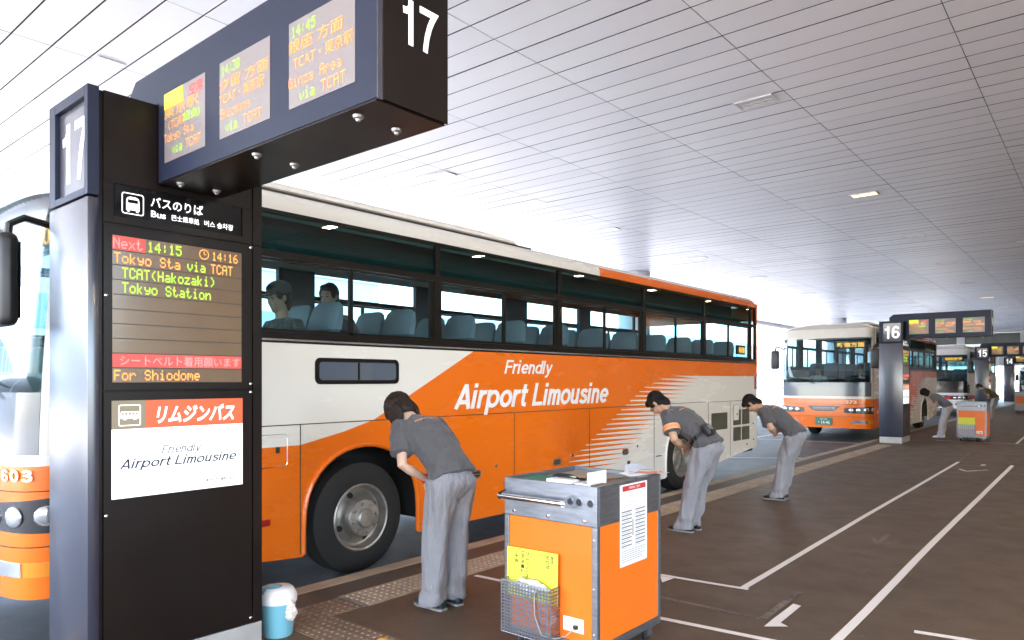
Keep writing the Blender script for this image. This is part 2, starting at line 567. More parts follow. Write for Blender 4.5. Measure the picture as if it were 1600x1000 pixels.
# the pavement stands on the road, its near edge is the kerb
bm = BM()
box(bm, -4.39, 12, -14, 58.6, ROAD - .05, 0)
obj('pavement', bm, m_pave, kind='structure')
bm = BM()
y = -14.0
while y < 58.5:
    box(bm, -4.83, -4.665, y + .004, y + .996, ROAD - .05, .004, bev=.012, seg=2)
    y += 1.0
obj('kerb', bm, m_kerb, kind='structure')
bm = BM()
box(bm, -4.664, -4.391, -14, 58.5, ROAD - .05, 0.0)
obj('kerb_strip', bm, M('kerb_strip_asphalt', (.075, .054, .038), .6, var=.3, vscale=3, bump=.3, bscale=120), kind='structure')
# second island across the road
bm = BM()
box(bm, -17.2, -13.2, -60, 120, ROAD - .05, 0.02, bev=.02)
obj('traffic_island', bm, M('island_concrete', (.4, .39, .37), .7, var=.15, vscale=2), kind='structure')

# tactile strip along the kerb and the turn towards the building
def tactile(name, x0, x1, y0, y1, mat, dots=True, along='Y'):
    b = BM()
    box(b, x0, x1, y0, y1, -.01, .005)
    if dots:
        nx = int(round((x1 - x0) / .058)); ny = int(round((y1 - y0) / .058))
        for i in range(nx):
            for j in range(ny):
                cx = x0 + (i + .5) * (x1 - x0) / nx; cy = y0 + (j + .5) * (y1 - y0) / ny
                cyl(b, (cx, cy, .004), (cx, cy, .0105), .016, .010, n=7)
    else:
        n = 4
        y = y0
        while y < y1 - .02:
            ye = min(y + .3, y1)
            for i in range(n):
                cx = x0 + (i + .5) * (x1 - x0) / n
                box(b, cx - .014, cx + .014, y + .015, ye - .015, .004, .0105)
            y += .3
    return obj(name, b, mat, kind='structure')
tactile('tactile_paving', -4.37, -4.07, 3.25, 12.2, m_tact, dots=True)
tactile('tactile_paving', -4.37, -4.07, 12.2, 19.4, m_tact, dots=False)
tactile('tactile_paving', -4.37, -4.07, 2.62, 3.21, m_tactb)
tactile('tactile_paving', -4.06, -3.10, 2.62, 2.95, m_tactb)
bm = BM()
box(bm, -4.37, -4.06, 3.215, 3.245, .0, .009)
obj('tactile_edge', bm, m_steel, kind='structure')
bm = BM()
box(bm, -4.395, -4.375, 3.25, 19.4, -.01, .003); box(bm, -4.066, -4.05, 3.25, 19.4, -.01, .003)
obj('paving_joint', bm, m_kerb, kind='structure')

# painted lines on the pavement (4 mm sheets with slightly uneven tape edges)
def strip(b, pts, w, z=.004, jit=.0035):
    pts = [Vector((*p, z)) for p in pts]
    path = []
    for a, c in zip(pts, pts[1:]):
        n = max(2, int((c - a).length / .35))
        for i in range(n): path.append(a.lerp(c, i / n))
    path.append(pts[-1])
    L, R = [], []
    for i, p in enumerate(path):
        d = (path[min(i + 1, len(path) - 1)] - path[max(i - 1, 0)]).normalized()
        nrm = Vector((-d.y, d.x, 0))
        j = noise.noise(p * .9) * jit
        L.append(b.verts.new(p + nrm * (w / 2 + j + noise.noise(p * 7) * jit * .5)))
        R.append(b.verts.new(p - nrm * (w / 2 - j + noise.noise(p * 6 + Vector((3, 1, 5))) * jit * .5)))
    for i in range(len(path) - 1):
        b.faces.new((R[i], R[i + 1], L[i + 1], L[i]))
def poly(b, pts, z):
    f = b.faces.new([b.verts.new((x, y, z)) for x, y in pts])
    f.normal_update()
    if f.normal.z < 0: f.normal_flip()
bm = BM()
strip(bm, [(-2.165, 5.36), (-2.2, 9.0), (-2.21, 12.0), (-2.235, 16.35)], .055)
strip(bm, [(-2.95, 5.30), (-2.55, 5.33), (-2.12, 5.375)], .05, z=.0045)
strip(bm, [(-1.285, 3.6), (-1.29, 5.4), (-1.325, 8.0), (-1.34, 11.5), (-1.365, 16.3)], .062)
strip(bm, [(-2.9, 4.30), (-2.31, 4.345), (-1.4, 4.43)], .055)
strip(bm, [(-4.0, 4.31), (-3.68, 4.33), (-2.95, 4.32)], .05)
strip(bm, [(-.95, 5.16), (-.5, 5.23)], .06)
# short arrow near the cart
poly(bm, [(-1.723, 4.63), (-1.60, 4.73), (-1.665, 4.775), (-1.675, 5.225), (-1.735, 5.235), (-1.73, 4.80)], .0045)
poly(bm, [(-2.82, 5.27), (-2.70, 5.285), (-2.715, 5.11)], .006)
# far arrow
strip(bm, [(-2.05, 15.05), (-1.90, 14.75), (-1.78, 14.95)], .05, jit=.002)
strip(bm, [(-1.90, 14.78), (-1.64, 15.2)], .05, z=.0046, jit=.002)
poly(bm, [(-1.83, 15.9), (-1.76, 15.9), (-1.76, 16.15), (-1.83, 16.15)], .0045)
# next bay, beyond stop 16
strip(bm, [(-1.75, 21.9), (-1.8, 26.0), (-1.85, 36.0)], .06)
strip(bm, [(-3.5, 21.75), (-2.4, 21.8), (-.6, 21.9)], .055)
strip(bm, [(-1.0, 21.0), (-1.02, 26.0), (-1.1, 36.0)], .06)
obj('floor_marking', bm, m_line, kind='structure')
bm = BM()
strip(bm, [(-2.235, 16.36), (-2.34, 18.7)], .05)
strip(bm, [(-1.365, 16.32), (-1.44, 18.75)], .05)
strip(bm, [(-2.6, 4.765), (-1.79, 4.775)], .045)
strip(bm, [(-1.785, 4.77), (-1.795, 5.57)], .055, z=.0046)
strip(bm, [(-1.733, 7.65), (-1.76, 8.27)], .05)
strip(bm, [(-1.84, 7.95), (-1.73, 7.66), (-1.60, 7.85)], .04, z=.0046)
strip(bm, [(-1.2, 4.9), (-.9, 4.2)], .03)
obj('faded_floor_marking', bm, m_faint, kind='structure')
bm = BM()
box(bm, -3.6, 2, 18.46, 18.6, -.01, .003)
box(bm, -4.05, 5, 19.25, 19.27, -.01, .003)
obj('drain_channel', bm, M('drain_cover', (.09, .075, .06), .6, var=.2), kind='structure')

# road markings
bm = BM()
strip(bm, [(-4.93, 9.0), (-4.95, 60)], .10, z=ROAD + .004, jit=.002)
strip(bm, [(-5.9, 3.0), (-4.92, 3.24)], .14, z=ROAD + .004, jit=.002)
strip(bm, [(-7.9, 14.2), (-4.99, 16.3)], .10, z=ROAD + .004, jit=.002)
strip(bm, [(-8.1, -20), (-8.1, 90)], .12, z=ROAD + .004, jit=.002)
strip(bm, [(-7.9, 20.6), (-5.0, 20.9)], .12, z=ROAD + .004, jit=.002)
strip(bm, [(-12.4, -20), (-12.4, 90)], .14, z=ROAD + .004, jit=.002)
obj('road_marking', bm, m_rline, kind='structure')

# ceiling of long metal planks hung under the deck
def ceiling_mat():
    m = bpy.data.materials.new('ceiling_plank_metal')
    t = NT(m)
    vec, o = t.xyz()
    wx = t.m('FLOOR', t.m('DIVIDE', t.m('SUBTRACT', o[0], -1.411), 2.195))
    wy = t.m('FLOOR', t.m('DIVIDE', t.m('SUBTRACT', o[1], .146), .43))
    cb = t.node('ShaderNodeCombineXYZ'); t.link(wx, cb.inputs[0]); t.link(wy, cb.inputs[1])
    wnz = t.node('ShaderNodeTexWhiteNoise'); wnz.noise_dimensions = '2D'
    t.link(cb.outputs[0], wnz.inputs[0])
    c = t.mix(wnz.outputs[0], (.83, .855, .93), (.88, .905, .965))
    t.link(c, t.b.inputs['Base Color'])
    t.b.inputs['Metallic'].default_value = .0
    sm = t.noise(.8, 4, .6, vec=vec)
    t.link(t.m('MULTIPLY_ADD', sm, .2, .30), t.b.inputs['Roughness'])
    t.b.inputs['Specular IOR Level'].default_value = .42
    return m
m_ceil = ceiling_mat()
bm = BM()
X0 = -1.411
xs = [X0 + 2.195 * i for i in range(-8, 6)]
ylo = .146 - .43 * 24
rng = random.Random(3)
for j in range(0, 196):
    y0 = ylo + .43 * j
    for a, c in zip(xs, xs[1:]):
        if a < -19: continue
        dz = rng.uniform(-.0015, .0015); tl = rng.uniform(-.0012, .0012)
        g = .0095
        A, B_, C, D = (a + .0042, y0 + g, CEIL + dz - tl), (c - .0042, y0 + g, CEIL + dz - tl), (c - .0042, y0 + .43 - g, CEIL + dz + tl), (a + .0042, y0 + .43 - g, CEIL + dz + tl)
        lo = [bm.verts.new(p) for p in (A, B_, C, D)]
        hi = [bm.verts.new((p[0], p[1], CEIL + .05)) for p in (A, B_, C, D)]
        bm.faces.new(lo[::-1])
        for k in range(4):
            q = (k + 1) % 4
            bm.faces.new((lo[k], lo[q], hi[q], hi[k])).material_index = 1
obj('ceiling', bm, [m_ceil, M('plank_edge_dark', (.03, .028, .028), .9)], kind='structure')  # plank sides coloured dark to put shade into the gaps
bm = BM()
box(bm, -19.2, 12.0, ylo, ylo + .43 * 196, CEIL + .06, CEIL + .6)
obj('ceiling_deck', bm, M('ceiling_void', (.02, .018, .018), .9), kind='structure')
bm = BM()
box(bm, -19.5, -19.21, ylo, ylo + .43 * 196, CEIL - .25, CEIL + .9)
obj('canopy_edge', bm, m_white, kind='structure')

# round pale columns out by the second island
def column(x, y, label):
    t = thing('column', label, 'column', (x, y, .02), 0, 'columns of the canopy')
    b = BM(); lathe(b, [(.62, .30), (.62, CEIL - .03)], n=40); obj('shaft', b, M('column_cladding', (.62, .64, .70), .35, var=.05), t, smooth=True)
    b = BM(); lathe(b, [(0, 0), (.78, 0), (.78, .26), (.72, .30), (.62, .30)], n=40); obj('base', b, M('island_concrete'), t, smooth=True)
column(-14.3, 24.6, 'pale round canopy column across the road, rising behind the roof of the near coach')
column(-14.3, 52.0, 'pale round canopy column across the road, far off past the second coach')

# terminal wall on the right of the pavement and the cross wall at the far end
wl = thing('terminal_wall', 'long terminal building wall with glazed bays on the right of the pavement', 'building', (11.0, 0, 0))
b = BM(); box(b, 0, .4, 7.6, 72, -.1, .5); box(b, 0, .4, 7.6, 72, 3.4, CEIL + .05)  # starts late: the unseen near stretch is left open to let daylight in
y = 7.6
while y < 70:
    box(b, .05, .35, y, y + .5, .5, 3.4); y += 4.5
obj('wall', b, M('terminal_cladding', (.66, .60, .53), .5, var=.06), wl)
y = 8.1
while y < 66:
    b = BM(); box(b, .15, .19, y, y + 4.0, .5, 3.4); obj('window', b, M('terminal_glass', (.10, .09, .07), .08, coat=.5), wl); y += 4.5

ew = thing('end_wall', 'grey panelled cross wall with a window band at the far end of the bus lane', 'wall', (0, 72, 0))
m_ew = M('end_wall_panel', (.46, .46, .47), .5, var=.05, vscale=.6)
b = BM()
x = -19
while x < 12:
    box(b, x + .01, x + 1.49, 0, .2, 2.75, 4.5); x += 1.5
box(b, -19, 12, .02, .2, 4.53, 4.62); box(b, -19, 12, .02, .2, 5.55, CEIL + .04)
x = -19
while x < 12:
    box(b, x, x + .6, .02, .2, 4.63, 5.54); x += 4.5
box(b, -5.0, 12, .05, .25, -.1, 2.74)
obj('wall', b, m_ew, ew)
x = -18.4
while x < 11:
    b = BM(); box(b, x, x + 3.9, .08, .12, 4.63, 5.54); obj('window', b, M('end_window_glass', (.06, .07, .06), .15), ew); x += 4.5
b = BM(); box(b, -4.85, -3.7, -.02, .05, 4.95, 5.25); obj('lit_panel', b, M('lit_sign_panel', (.6, .6, .2), .5, emis=(.85, .9, .5), estr=.9), ew)

# pale buildings out in the sun beyond the canopy
def far_building(x0, x1, y0, y1, h, label, bands):
    t = thing('terminal_building', label, 'building', ((x0 + x1) / 2, (y0 + y1) / 2, ROAD))
    b = BM(); box(b, x0 - (x0 + x1) / 2, x1 - (x0 + x1) / 2, (y0 - y1) / 2, (y1 - y0) / 2, 0, h, bev=.1)
    obj('wall', b, M('sunlit_facade', (.60, .61, .62), .6, var=.06, vscale=.2), t)
    for z0, z1 in bands:
        b = BM(); yy = (y0 - y1) / 2 + 1
        while yy < (y1 - y0) / 2 - 5:
            box(b, (x1 - x0) / 2 - .05, (x1 - x0) / 2 + .06, yy, yy + 4.2, z0, z1); yy += 5
        obj('window', b, M('facade_glass', (.20, .27, .31), .15), t)
    b = BM(); box(b, (x0 - x1) / 2 - .3, (x1 - x0) / 2 + .3, (y0 - y1) / 2 - .3, (y1 - y0) / 2 + .3, h, h + .5); obj('roof', b, m_white, t)
far_building(-62, -46, -70, 38, 9.5, 'low pale building beyond the canopy, seen through the windows of the near coach', [(1.2, 3.2), (4.6, 6.6)])
far_building(-75, -52, 50, 150, 8.0, 'low pale building beyond the canopy, left of the second orange coach', [(1.0, 3.0), (4.2, 6.0)])

# railing and post on the second island
rl = thing('railing', 'white railing panels on the island across the road, left of the second coach', 'railing', (-16.0, 0, .02))
b = BM()
for k in range(0, 34):
    yy = 14 + k * 1.5
    cyl(b, (0, yy, 0), (0, yy, 1.1), .03, n=8)
for z in (.35, .7, 1.08): cyl(b, (0, 14, z), (0, 63.5, z), .022, n=8)
obj('rail', b, m_white, rl)
ps = thing('sign_post', 'thin dark pole sign on the island across the road', 'sign', (-14.9, 36.5, .02))
b = BM(); cyl(b, (0, 0, 0), (0, 0, 2.6), .05, n=10); obj('pole', b, M('dark_pole', (.06, .06, .07), .5), ps)
b = BM(); box(b, -.25, .25, -.04, .04, 1.3, 2.5, bev=.02); obj('sign_plate', b, M('pale_plate', (.5, .52, .55), .4), ps)

# ceiling lights
m_lampf = M('lamp_frame', (.62, .62, .64), .35, metal=.4)
m_lampoff = M('lamp_lens_off', (.75, .76, .78), .2, coat=.3)
m_lampon = M('lamp_lens_lit', (.9, .8, .6), .3, emis=(1.0, .72, .38), estr=720.0)
m_lampor = M('lamp_lens_warm', (.9, .75, .5), .3, emis=(1.0, .66, .30), estr=5.0)
m_lampdim = M('lamp_lens_dim', (.9, .85, .75), .3, emis=(1.0, .93, .8), estr=2.2)
def ceiling_light(x, y, lens, label, group):
    t = thing('ceiling_light', label, 'ceiling light', (x, y, CEIL), 0, group)
    b = BM()
    for a, c, d, e in ((-.29, .29, -.17, -.135), (-.29, .29, .135, .17), (-.29, -.255, -.135, .135), (.255, .29, -.135, .135)):
        box(b, a, c, d, e, -.022, .02, bev=.004)
    obj('frame', b, m_lampf, t)
    b = BM(); box(b, -.255, .255, -.135, .135, -.008, .02); obj('lens', b, lens, t)
    b = BM()
    for k in (-.085, 0, .085): box(b, -.25, .25, k - .004, k + .004, -.018, -.0085)
    for k in (-.12, .12): box(b, k - .004, k + .004, -.13, .13, -.018, -.0085)
    obj('louvre', b, m_lampf, t)
ORD = ['nearest', 'second', 'third', 'fourth', 'fifth', 'sixth', 'seventh', 'eighth', 'ninth', 'tenth', 'eleventh']
# the row above the pavement; two of them are lit
for i, (x, y, on) in enumerate([(-4.07, 10.62, 0), (-4.22, 17.5, 1), (-4.34, 23.5, 0), (-4.45, 29.7, 0), (-4.62, 36.2, 0), (-4.72, 43.4, 1), (-4.72, 50.0, 0), (-4.72, 56.5, 0)]):
    ceiling_light(x, y, m_lampor if on else m_lampoff, f'{"lit warm" if on else "unlit"} ceiling light, {ORD[i]} in the row above the kerb counted from the camera', 'ceiling lights above the kerb')
for i, (x, y) in enumerate([(-10.3, 3.8), (-10.5, 10.3), (-10.68, 17.0), (-10.85, 23.0), (-10.98, 28.9), (-11.15, 35.8), (-11.3, 42.5)]):
    ceiling_light(x, y, m_lampdim, f'pale ceiling light, {ORD[i]} in the row above the bus lane counted from the camera', 'ceiling lights above the bus lane')
for i in range(9):
    ceiling_light(6.1, -.2 + 6.0 * i, m_lampon, f'lit warm ceiling light, {ORD[i]} in the row on the building side', 'ceiling lights on the building side')
sd_ = thing('ceiling_speaker', 'small round ceiling fitting at the right edge of the photo', 'ceiling fitting', (-1.95, 26.6, CEIL))
b = BM(); lathe(b, [(0, -.03), (.14, -.03), (.17, -.01), (.17, .0)], n=20); obj('cover', b, m_white, sd_, smooth=True)
# ---------------------------------------------------------------- coaches
# local frame: x = 0 is the kerb side, -2.5 the far side; y = 0 the front, L the rear; z = 0 the road
BW = 2.5
m_bframe = M('coach_window_frame', (.007, .006, .0055), .35, spec=.25)
m_bglass = glass('coach_side_glass', (.60, .80, .84), .05)
m_bglass_up = glass('coach_upper_glass', (.16, .33, .33), .07)
m_wind = glass('windshield_glass', (.60, .72, .74), .035)
m_darkin = M('coach_interior_dark', (.10, .095, .09), .8)
m_wheelwell = M('wheel_well', (.01, .01, .01), .9)
m_lug = M('coach_luggage_rack', (.16, .20, .20), .5)
m_seat = M('coach_seat_fabric', (.085, .105, .135), .85, var=.2, vscale=30)
m_seatcover = M('seat_head_cover', (.19, .225, .26), .85)
m_curtain = M('coach_curtain', (.07, .10, .12), .9)
m_rim = M('wheel_rim_metal', (.36, .335, .30), .42, metal=.7, var=.3, vscale=7)
m_rimd = M('rim_hole', (.01, .01, .01), .9)
m_lens = M('headlight_lens', (.65, .68, .72), .08, metal=.75, coat=1.0)
m_lampdark = M('headlight_housing', (.03, .03, .035), .2, coat=.6)
m_amber = M('amber_lens', (.8, .25, .02), .2, coat=.5)
m_plate = M('green_number_plate', (.02, .16, .10), .4)
m_led = M('led_amber_lit', (.2, .08, .01), .5, emis=(1.0, .42, .06), estr=4.0)
m_ledbg = M('led_board_dark', (.02, .015, .012), .3)
m_silver = M('silver_lettering', (.86, .83, .80), .4)
m_vent = M('vent_mesh', (.12, .115, .085), .6, metal=.3, bump=.6, bscale=260)
m_seam = M('panel_seam', (.035, .022, .016), .7)
m_tail = M('red_lens', (.35, .01, .01), .2, coat=.5)

_arc = []
def arc(s):
    """equal steps of s are equal steps along the front"""
    if not _arc:
        pts = []
        for i in range(2001):
            th = PI * i / 2000
            c, sn = math.cos(th), math.sin(th)
            pts.append((th, BW / 2 * math.copysign(abs(c) ** (2 / 5.2), c), .5 * (1 - abs(sn) ** (2 / 5.2))))
        d = 0.0; _arc.append((0.0, 0.0))
        for a, b_ in zip(pts, pts[1:]):
            d += math.hypot(b_[1] - a[1], b_[2] - a[2]); _arc.append((d, b_[0]))
    L = _arc[-1][0] * min(1.0, max(0.0, s))
    lo, hi = 0, len(_arc) - 1
    while hi - lo > 1:
        m = (lo + hi) // 2
        if _arc[m][0] <= L: lo = m
        else: hi = m
    (d0, t0), (d1, t1) = _arc[lo], _arc[hi]
    return t0 + (t1 - t0) * ((L - d0) / (d1 - d0) if d1 > d0 else 0)
def plan(s, z):
    """front shell: s from 0 (kerb side) to 1 (far side)"""
    th = arc(s)
    n = 5.2
    c, sn = math.cos(th), math.sin(th)
    x = -BW / 2 + BW / 2 * math.copysign(abs(c) ** (2 / n), c)
    D = .50
    lean = 0.0
    if z < .7: lean = .05 * (.7 - z)
    if z > 1.2: lean = .20 * ((z - 1.2) / 2.0) ** 1.5
    y = lean + (D - lean) * (1 - abs(sn) ** (2 / n))
    return Vector((x, y, z))

def sgrid(s0, s1, n):
    out = []
    for i in range(n + 1):
        out.append(s0 + (s1 - s0) * i / n)
    return out

def front_patch(bm, s0, s1, z0, z1, off=0.0, ns=36, nz=8, mi=0, thick=.02, zf=None):
    """a piece of the front shell, pushed out by off"""
    V = []
    for j in range(nz + 1):
        row = []
        for s in sgrid(s0, s1, ns):
            f = (s - s0) / (s1 - s0)
            za, zb_ = (z0, z1) if zf is None else zf(f)
            z = za + (zb_ - za) * j / nz
            p = plan(s, z)
            q = plan(min(1, s + .003), z) - plan(max(0, s - .003), z)
            nr = Vector((q.y, -q.x, 0))
            if nr.length < 1e-9: nr = Vector((0, -1, 0))
            nr.normalize()
            if nr.y > .02: nr = -nr
            if s < .004: nr = Vector((1, 0, 0))
            if s > .996: nr = Vector((-1, 0, 0))
            row.append((p, nr))
        V.append(row)
    vo = [[bm.verts.new(p + n * off) for p, n in row] for row in V]
    vi = [[bm.verts.new(p + n * (off - thick)) for p, n in row] for row in V]
    fs = []
    for j in range(nz):
        for i in range(ns):
            fs.append(bm.faces.new((vo[j][i], vo[j][i + 1], vo[j + 1][i + 1], vo[j + 1][i])))
            fs.append(bm.faces.new((vi[j][i], vi[j + 1][i], vi[j + 1][i + 1], vi[j][i + 1])))
    for i in range(ns):
        fs.append(bm.faces.new((vo[0][i], vi[0][i], vi[0][i + 1], vo[0][i + 1])))
        fs.append(bm.faces.new((vo[nz][i], vo[nz][i + 1], vi[nz][i + 1], vi[nz][i])))
    for j in range(nz):
        fs.append(bm.faces.new((vo[j][0], vo[j + 1][0], vi[j + 1][0], vi[j][0])))
        fs.append(bm.faces.new((vo[j][ns], vi[j][ns], vi[j + 1][ns], vo[j + 1][ns])))
    for f in fs:
        f.material_index = mi
        f.smooth = True

def wheel(parent, y, side, hub_out, R=.50):
    """side +1: kerb side wheel facing +x, -1: far side"""
    xo = -.055 if side > 0 else -BW + .055
    sgn = side
    b = BM()
    T = .29
    prof = [(.285, -.03), (.30, -.005), (.33, .0), (R - .05, -.012), (R - .012, -.03), (R, -.06), (R, -T + .06), (R - .02, -T + .02), (.33, -T), (.285, -T + .03)]
    lathe(b, [(r, h * 1) for r, h in prof], (0, 0, 0), 'X', 56)
    for k in range(3):          # tread grooves
        h = -.09 - k * .055
        lathe(b, [(R + .0005, h), (R + .003, h - .003), (R + .003, h - .035), (R + .0005, h - .038)], (0, 0, 0), 'X', 56)
    bmesh.ops.recalc_face_normals(b, faces=b.faces)
    w = obj('wheel', b, m_rubber, parent, smooth=True)
    w.location = (xo, y, R)
    b = BM()
    if hub_out:
        prof = [(.30, -.03), (.302, .004), (.292, .012), (.278, .006), (.270, -.02), (.262, -.075), (.245, -.085), (.20, -.055), (.175, -.02), (.168, .03), (.160, .045), (.10, .048), (.088, .05), (.084, .075), (.075, .085), (0, .088)]
    else:
        prof = [(.30, -.03), (.302, .004), (.292, .012), (.278, .004), (.268, -.03), (.255, -.15), (.235, -.165), (.15, -.17), (.13, -.16), (.12, -.08), (.10, -.065), (0, -.06)]
    lathe(b, prof, (0, 0, 0), 'X', 56)
    nb = 8
    for k in range(nb):
        a = 2 * PI * k / nb + .2
        rr = .130 if hub_out else .19
        h0 = .044 if hub_out else -.168
        c = Vector((0, math.cos(a) * rr, math.sin(a) * rr))
        cyl(b, c + Vector((h0, 0, 0)), c + Vector((h0 + .028, 0, 0)), .0185, .0165, n=6)
    rim = obj('rim', b, m_rim, w, smooth=True)
    b = BM()
    for k in range(8):
        a = 2 * PI * (k + .5) / 8
        c = Vector((0, math.cos(a) * .216, math.sin(a) * .216))
        h = -.061 if hub_out else -.166
        t = bmesh.new()
        bmesh.ops.create_circle(t, cap_ends=True, segments=14, radius=1)
        tilt = Vector((1, 0, 0)) * .84 + (c.normalized() * .55 if hub_out else Vector((0, 0, 0)))
        if k % 2 == 0:
            q = tilt.normalized().to_track_quat('Z', 'Y').to_matrix().to_4x4()
            merge(b, t, 0, Matrix.Translation(c + Vector((h + .002, 0, 0))) @ q @ Matrix.Diagonal((.03, .03, 1, 1)))
        else: t.free()
    obj('rim_hole', b, m_rimd, w)
    if sgn < 0: w.rotation_euler = (0, 0, PI)
    return w

def arch_outline(y0, y1, zb, ztop, arches):
    """lower side panel outline (y,z) with round wheel openings"""
    pts = [(y0, ztop), (y0, zb(y0))]
    for cy, ra, za in arches:
        pts.append((cy - ra, zb(cy - ra)))
        n = 18
        zc = .50
        for i in range(0, n + 1):
            a = PI - PI * i / n
            zz = zc + za * math.sin(a) ** .82 if math.sin(a) > 0 else zc
            pts.append((cy + ra * math.cos(a), zz))
        pts.append((cy + ra, zb(cy + ra)))
    ys = sorted(set([arches[-1][0] + arches[-1][1] + .02, (arches[-1][0] + y1) / 2 + .3, y1]))
    for yy in ys: pts.append((yy, zb(yy)))
    pts.append((y1, ztop))
    return pts

def coach(label, loc, L, liv, number, plate, dest, detail=True, rz=0.0, front_white=False, empty_seats=True, seats=True):
    t = thing('coach', label, 'bus', loc, rz)
    k = L / 12.05
    fw, rw = 2.70, 9.0 * k + (0 if k > .95 else .1)
    fl = [1.50, 3.60, 5.65, 7.71, 9.71, 11.69]
    pil = fl if k > .95 else [1.5] + [1.5 + (L - .36 - 1.5) * i / 4 for i in range(1, 5)]
    def zb(y):
        if y < 2.0: return .40 - .03 * y / 2
        if y < rw: return .27 - .02 * (y - 3) / 6
        return .26 + .22 * min(1, (y - rw - .6) / 2.4)
    # ---- body shell
    b = BM()
    outline = arch_outline(.50, L - .08, zb, 2.035, [(fw, .64, .66), (rw, .64, .60)])
    for s in (0, 1):
        x1 = 0 if s == 0 else -BW
        x0 = x1 - .03 if s == 0 else x1 + .03
        prism(b, outline, 'X', x0, x1)
    # wheel arch lips
    for cy, za in ((fw, .66), (rw, .60)):
        for x in (-.005, -BW + .005):
            pts = [(x, cy - .64, zb(cy - .64) + .02)]
            for i in range(0, 19):
                a = PI - PI * i / 18
                pts.append((x, cy + .64 * math.cos(a), .50 + za * max(0, math.sin(a)) ** .82))
            pts.append((x, cy + .64, zb(cy + .64) + .02))
            tube(b, pts, .024, n=8)
    # rear
    box(b, -BW + .06, -.06, L - .06, L, .46, 2.1)
    box(b, -BW + .06, -.06, L - .06, L, 2.85, 3.12)
    for x0, x1 in ((-.07, .0), (-BW, -BW + .07)):
        box(b, x0, x1, L - .10, L - .02, .47, 3.10, bev=.028, seg=3)
    # roof: cambered shell with cove edges
    prof = [(0, 3.10), (-.004, 3.165), (-.03, 3.215), (-.10, 3.265), (-.30, 3.315), (-.70, 3.345), (-1.25, 3.355)]
    prof = prof + [(-BW - x, z) for x, z in prof[-2::-1]]
    inner = [(x * .96 - .05, z - .06) for x, z in prof[::-1]]
    ring = prof + inner
    yy = [.50, .62] + [L * i / 8 for i in range(1, 8)] + [L - .2, L - .03]
    rows = []
    for q, y in enumerate(yy):
        dz = 0.0 if q not in (len(yy) - 1,) else -.05
        rows.append([b.verts.new((x, y, z + (dz if z > 3.2 else 0))) for x, z in ring])
    for a, c in zip(rows, rows[1:]):
        for i in range(len(ring)):
            j = (i + 1) % len(ring)
            b.faces.new((a[i], c[i], c[j], a[j])).smooth = True
    b.faces.new(rows[0]); b.faces.new(rows[-1][::-1])
    # front shell below and above the windshield, and its corner pillars
    front_patch(b, 0, 1, .36, 1.265, nz=8, ns=60)
    front_patch(b, 0, 1, 2.93, 3.20, nz=4, ns=60)
    for s0, s1 in ((0, .105), (.895, 1)):
        front_patch(b, s0, s1, 1.266, 2.929, nz=10, ns=14)
    # cap between front shell and roof
    rows = []
    for j in range(7):
        f = j / 6
        row = []
        for s in sgrid(0, 1, 60):
            p = plan(s, 3.2)
            cx = -BW / 2
            x = cx + (p.x - cx) * (1 - .06 * f * f)
            y = p.y + (.62 - p.y) * f
            xx = max(0.0, min(1.0, abs(x - cx) / (BW / 2)))
            zr = 3.355 - .145 * xx ** 4
            z = 3.2 + (zr - 3.2) * math.sin(f * PI / 2)
            row.append(b.verts.new((x, y, z)))
        rows.append(row)
    for a, c in zip(rows, rows[1:]):
        for i in range(60):
            b.faces.new((a[i], a[i + 1], c[i + 1], c[i])).smooth = True
    # side pillars beside the door zone / driver window, above the belt
    for x1, x0 in ((0, -.04), (-BW + .04, -BW)):
        box(b, x0, x1, .50, .56, 2.035, 3.10)
    bmesh.ops.recalc_face_normals(b, faces=b.faces)
    obj('body', b, liv, t, smooth=True)
    # ---- dark window frames on both sides
    for s in (0, 1):
        b = BM()
        X = (lambda d: -d) if s == 0 else (lambda d: -BW + d)
        def bx(y0, y1, z0, z1, d0=-.004, d1=.035): box(b, min(X(d0), X(d1)), max(X(d0), X(d1)), y0, y1, z0, z1)
        ys = .56
        bx(ys, L - .105, 2.037, 2.125)
        bx(ys, L - .105, 3.065, 3.098)
        bx(ys, L - .105, 2.715, 2.775, -.002, .034)
        for p in pil:
            bx(p - .05, p + .05, 2.126, 2.714)
            bx(p - .028, p + .028, 2.776, 3.064)
        bx(ys, ys + .05, 2.126, 2.714); bx(L - .16, L - .106, 2.126, 3.064)
        obj('window_frame', b, m_bframe, t)
        # glass
        edges = [ys + .05] + pil
        for a, c in zip(edges, edges[1:]):
            g = BM(); gx = X(.014)
            g.faces.new([g.verts.new((gx, yy_, zz_)) for yy_, zz_ in ((a + .051, 2.127), (c - .051, 2.127), (c - .051, 2.713), (a + .051, 2.713))])
            w = obj('window', g, m_bglass, t)
            r = BM(); mid = (a + c) / 2
            r0, r1 = sorted((X(.004), X(.03)))
            box(r, r0, r1, mid - .02, mid + .02, 2.127, 2.713)
            box(r, r0, r1, a + .052, c - .052, 2.127, 2.15); box(r, r0, r1, a + .052, c - .052, 2.69, 2.712)
            box(r, r0, r1, c - .10, c - .052, 2.151, 2.689)
            obj('sash', r, m_bframe, w)
            g = BM(); g.faces.new([g.verts.new((gx, yy_, zz_)) for yy_, zz_ in ((a + .03, 2.777), (c - .03, 2.777), (c - .03, 3.063), (a + .03, 3.063))])
            obj('upper_window', g, m_bglass_up if s == 0 else m_bglass, t)
    b = BM(); box(b, .0045, .010, .6, L - .14, 2.052, 2.068); box(b, -BW - .01, -BW - .0045, .6, L - .14, 2.052, 2.068)
    obj('belt_trim', b, m_chrome, t)
    # rear window
    b = BM(); box(b, -BW + .15, -.15, L - .03, L - .012, 2.11, 2.84); obj('rear_window', b, m_bglass, t)
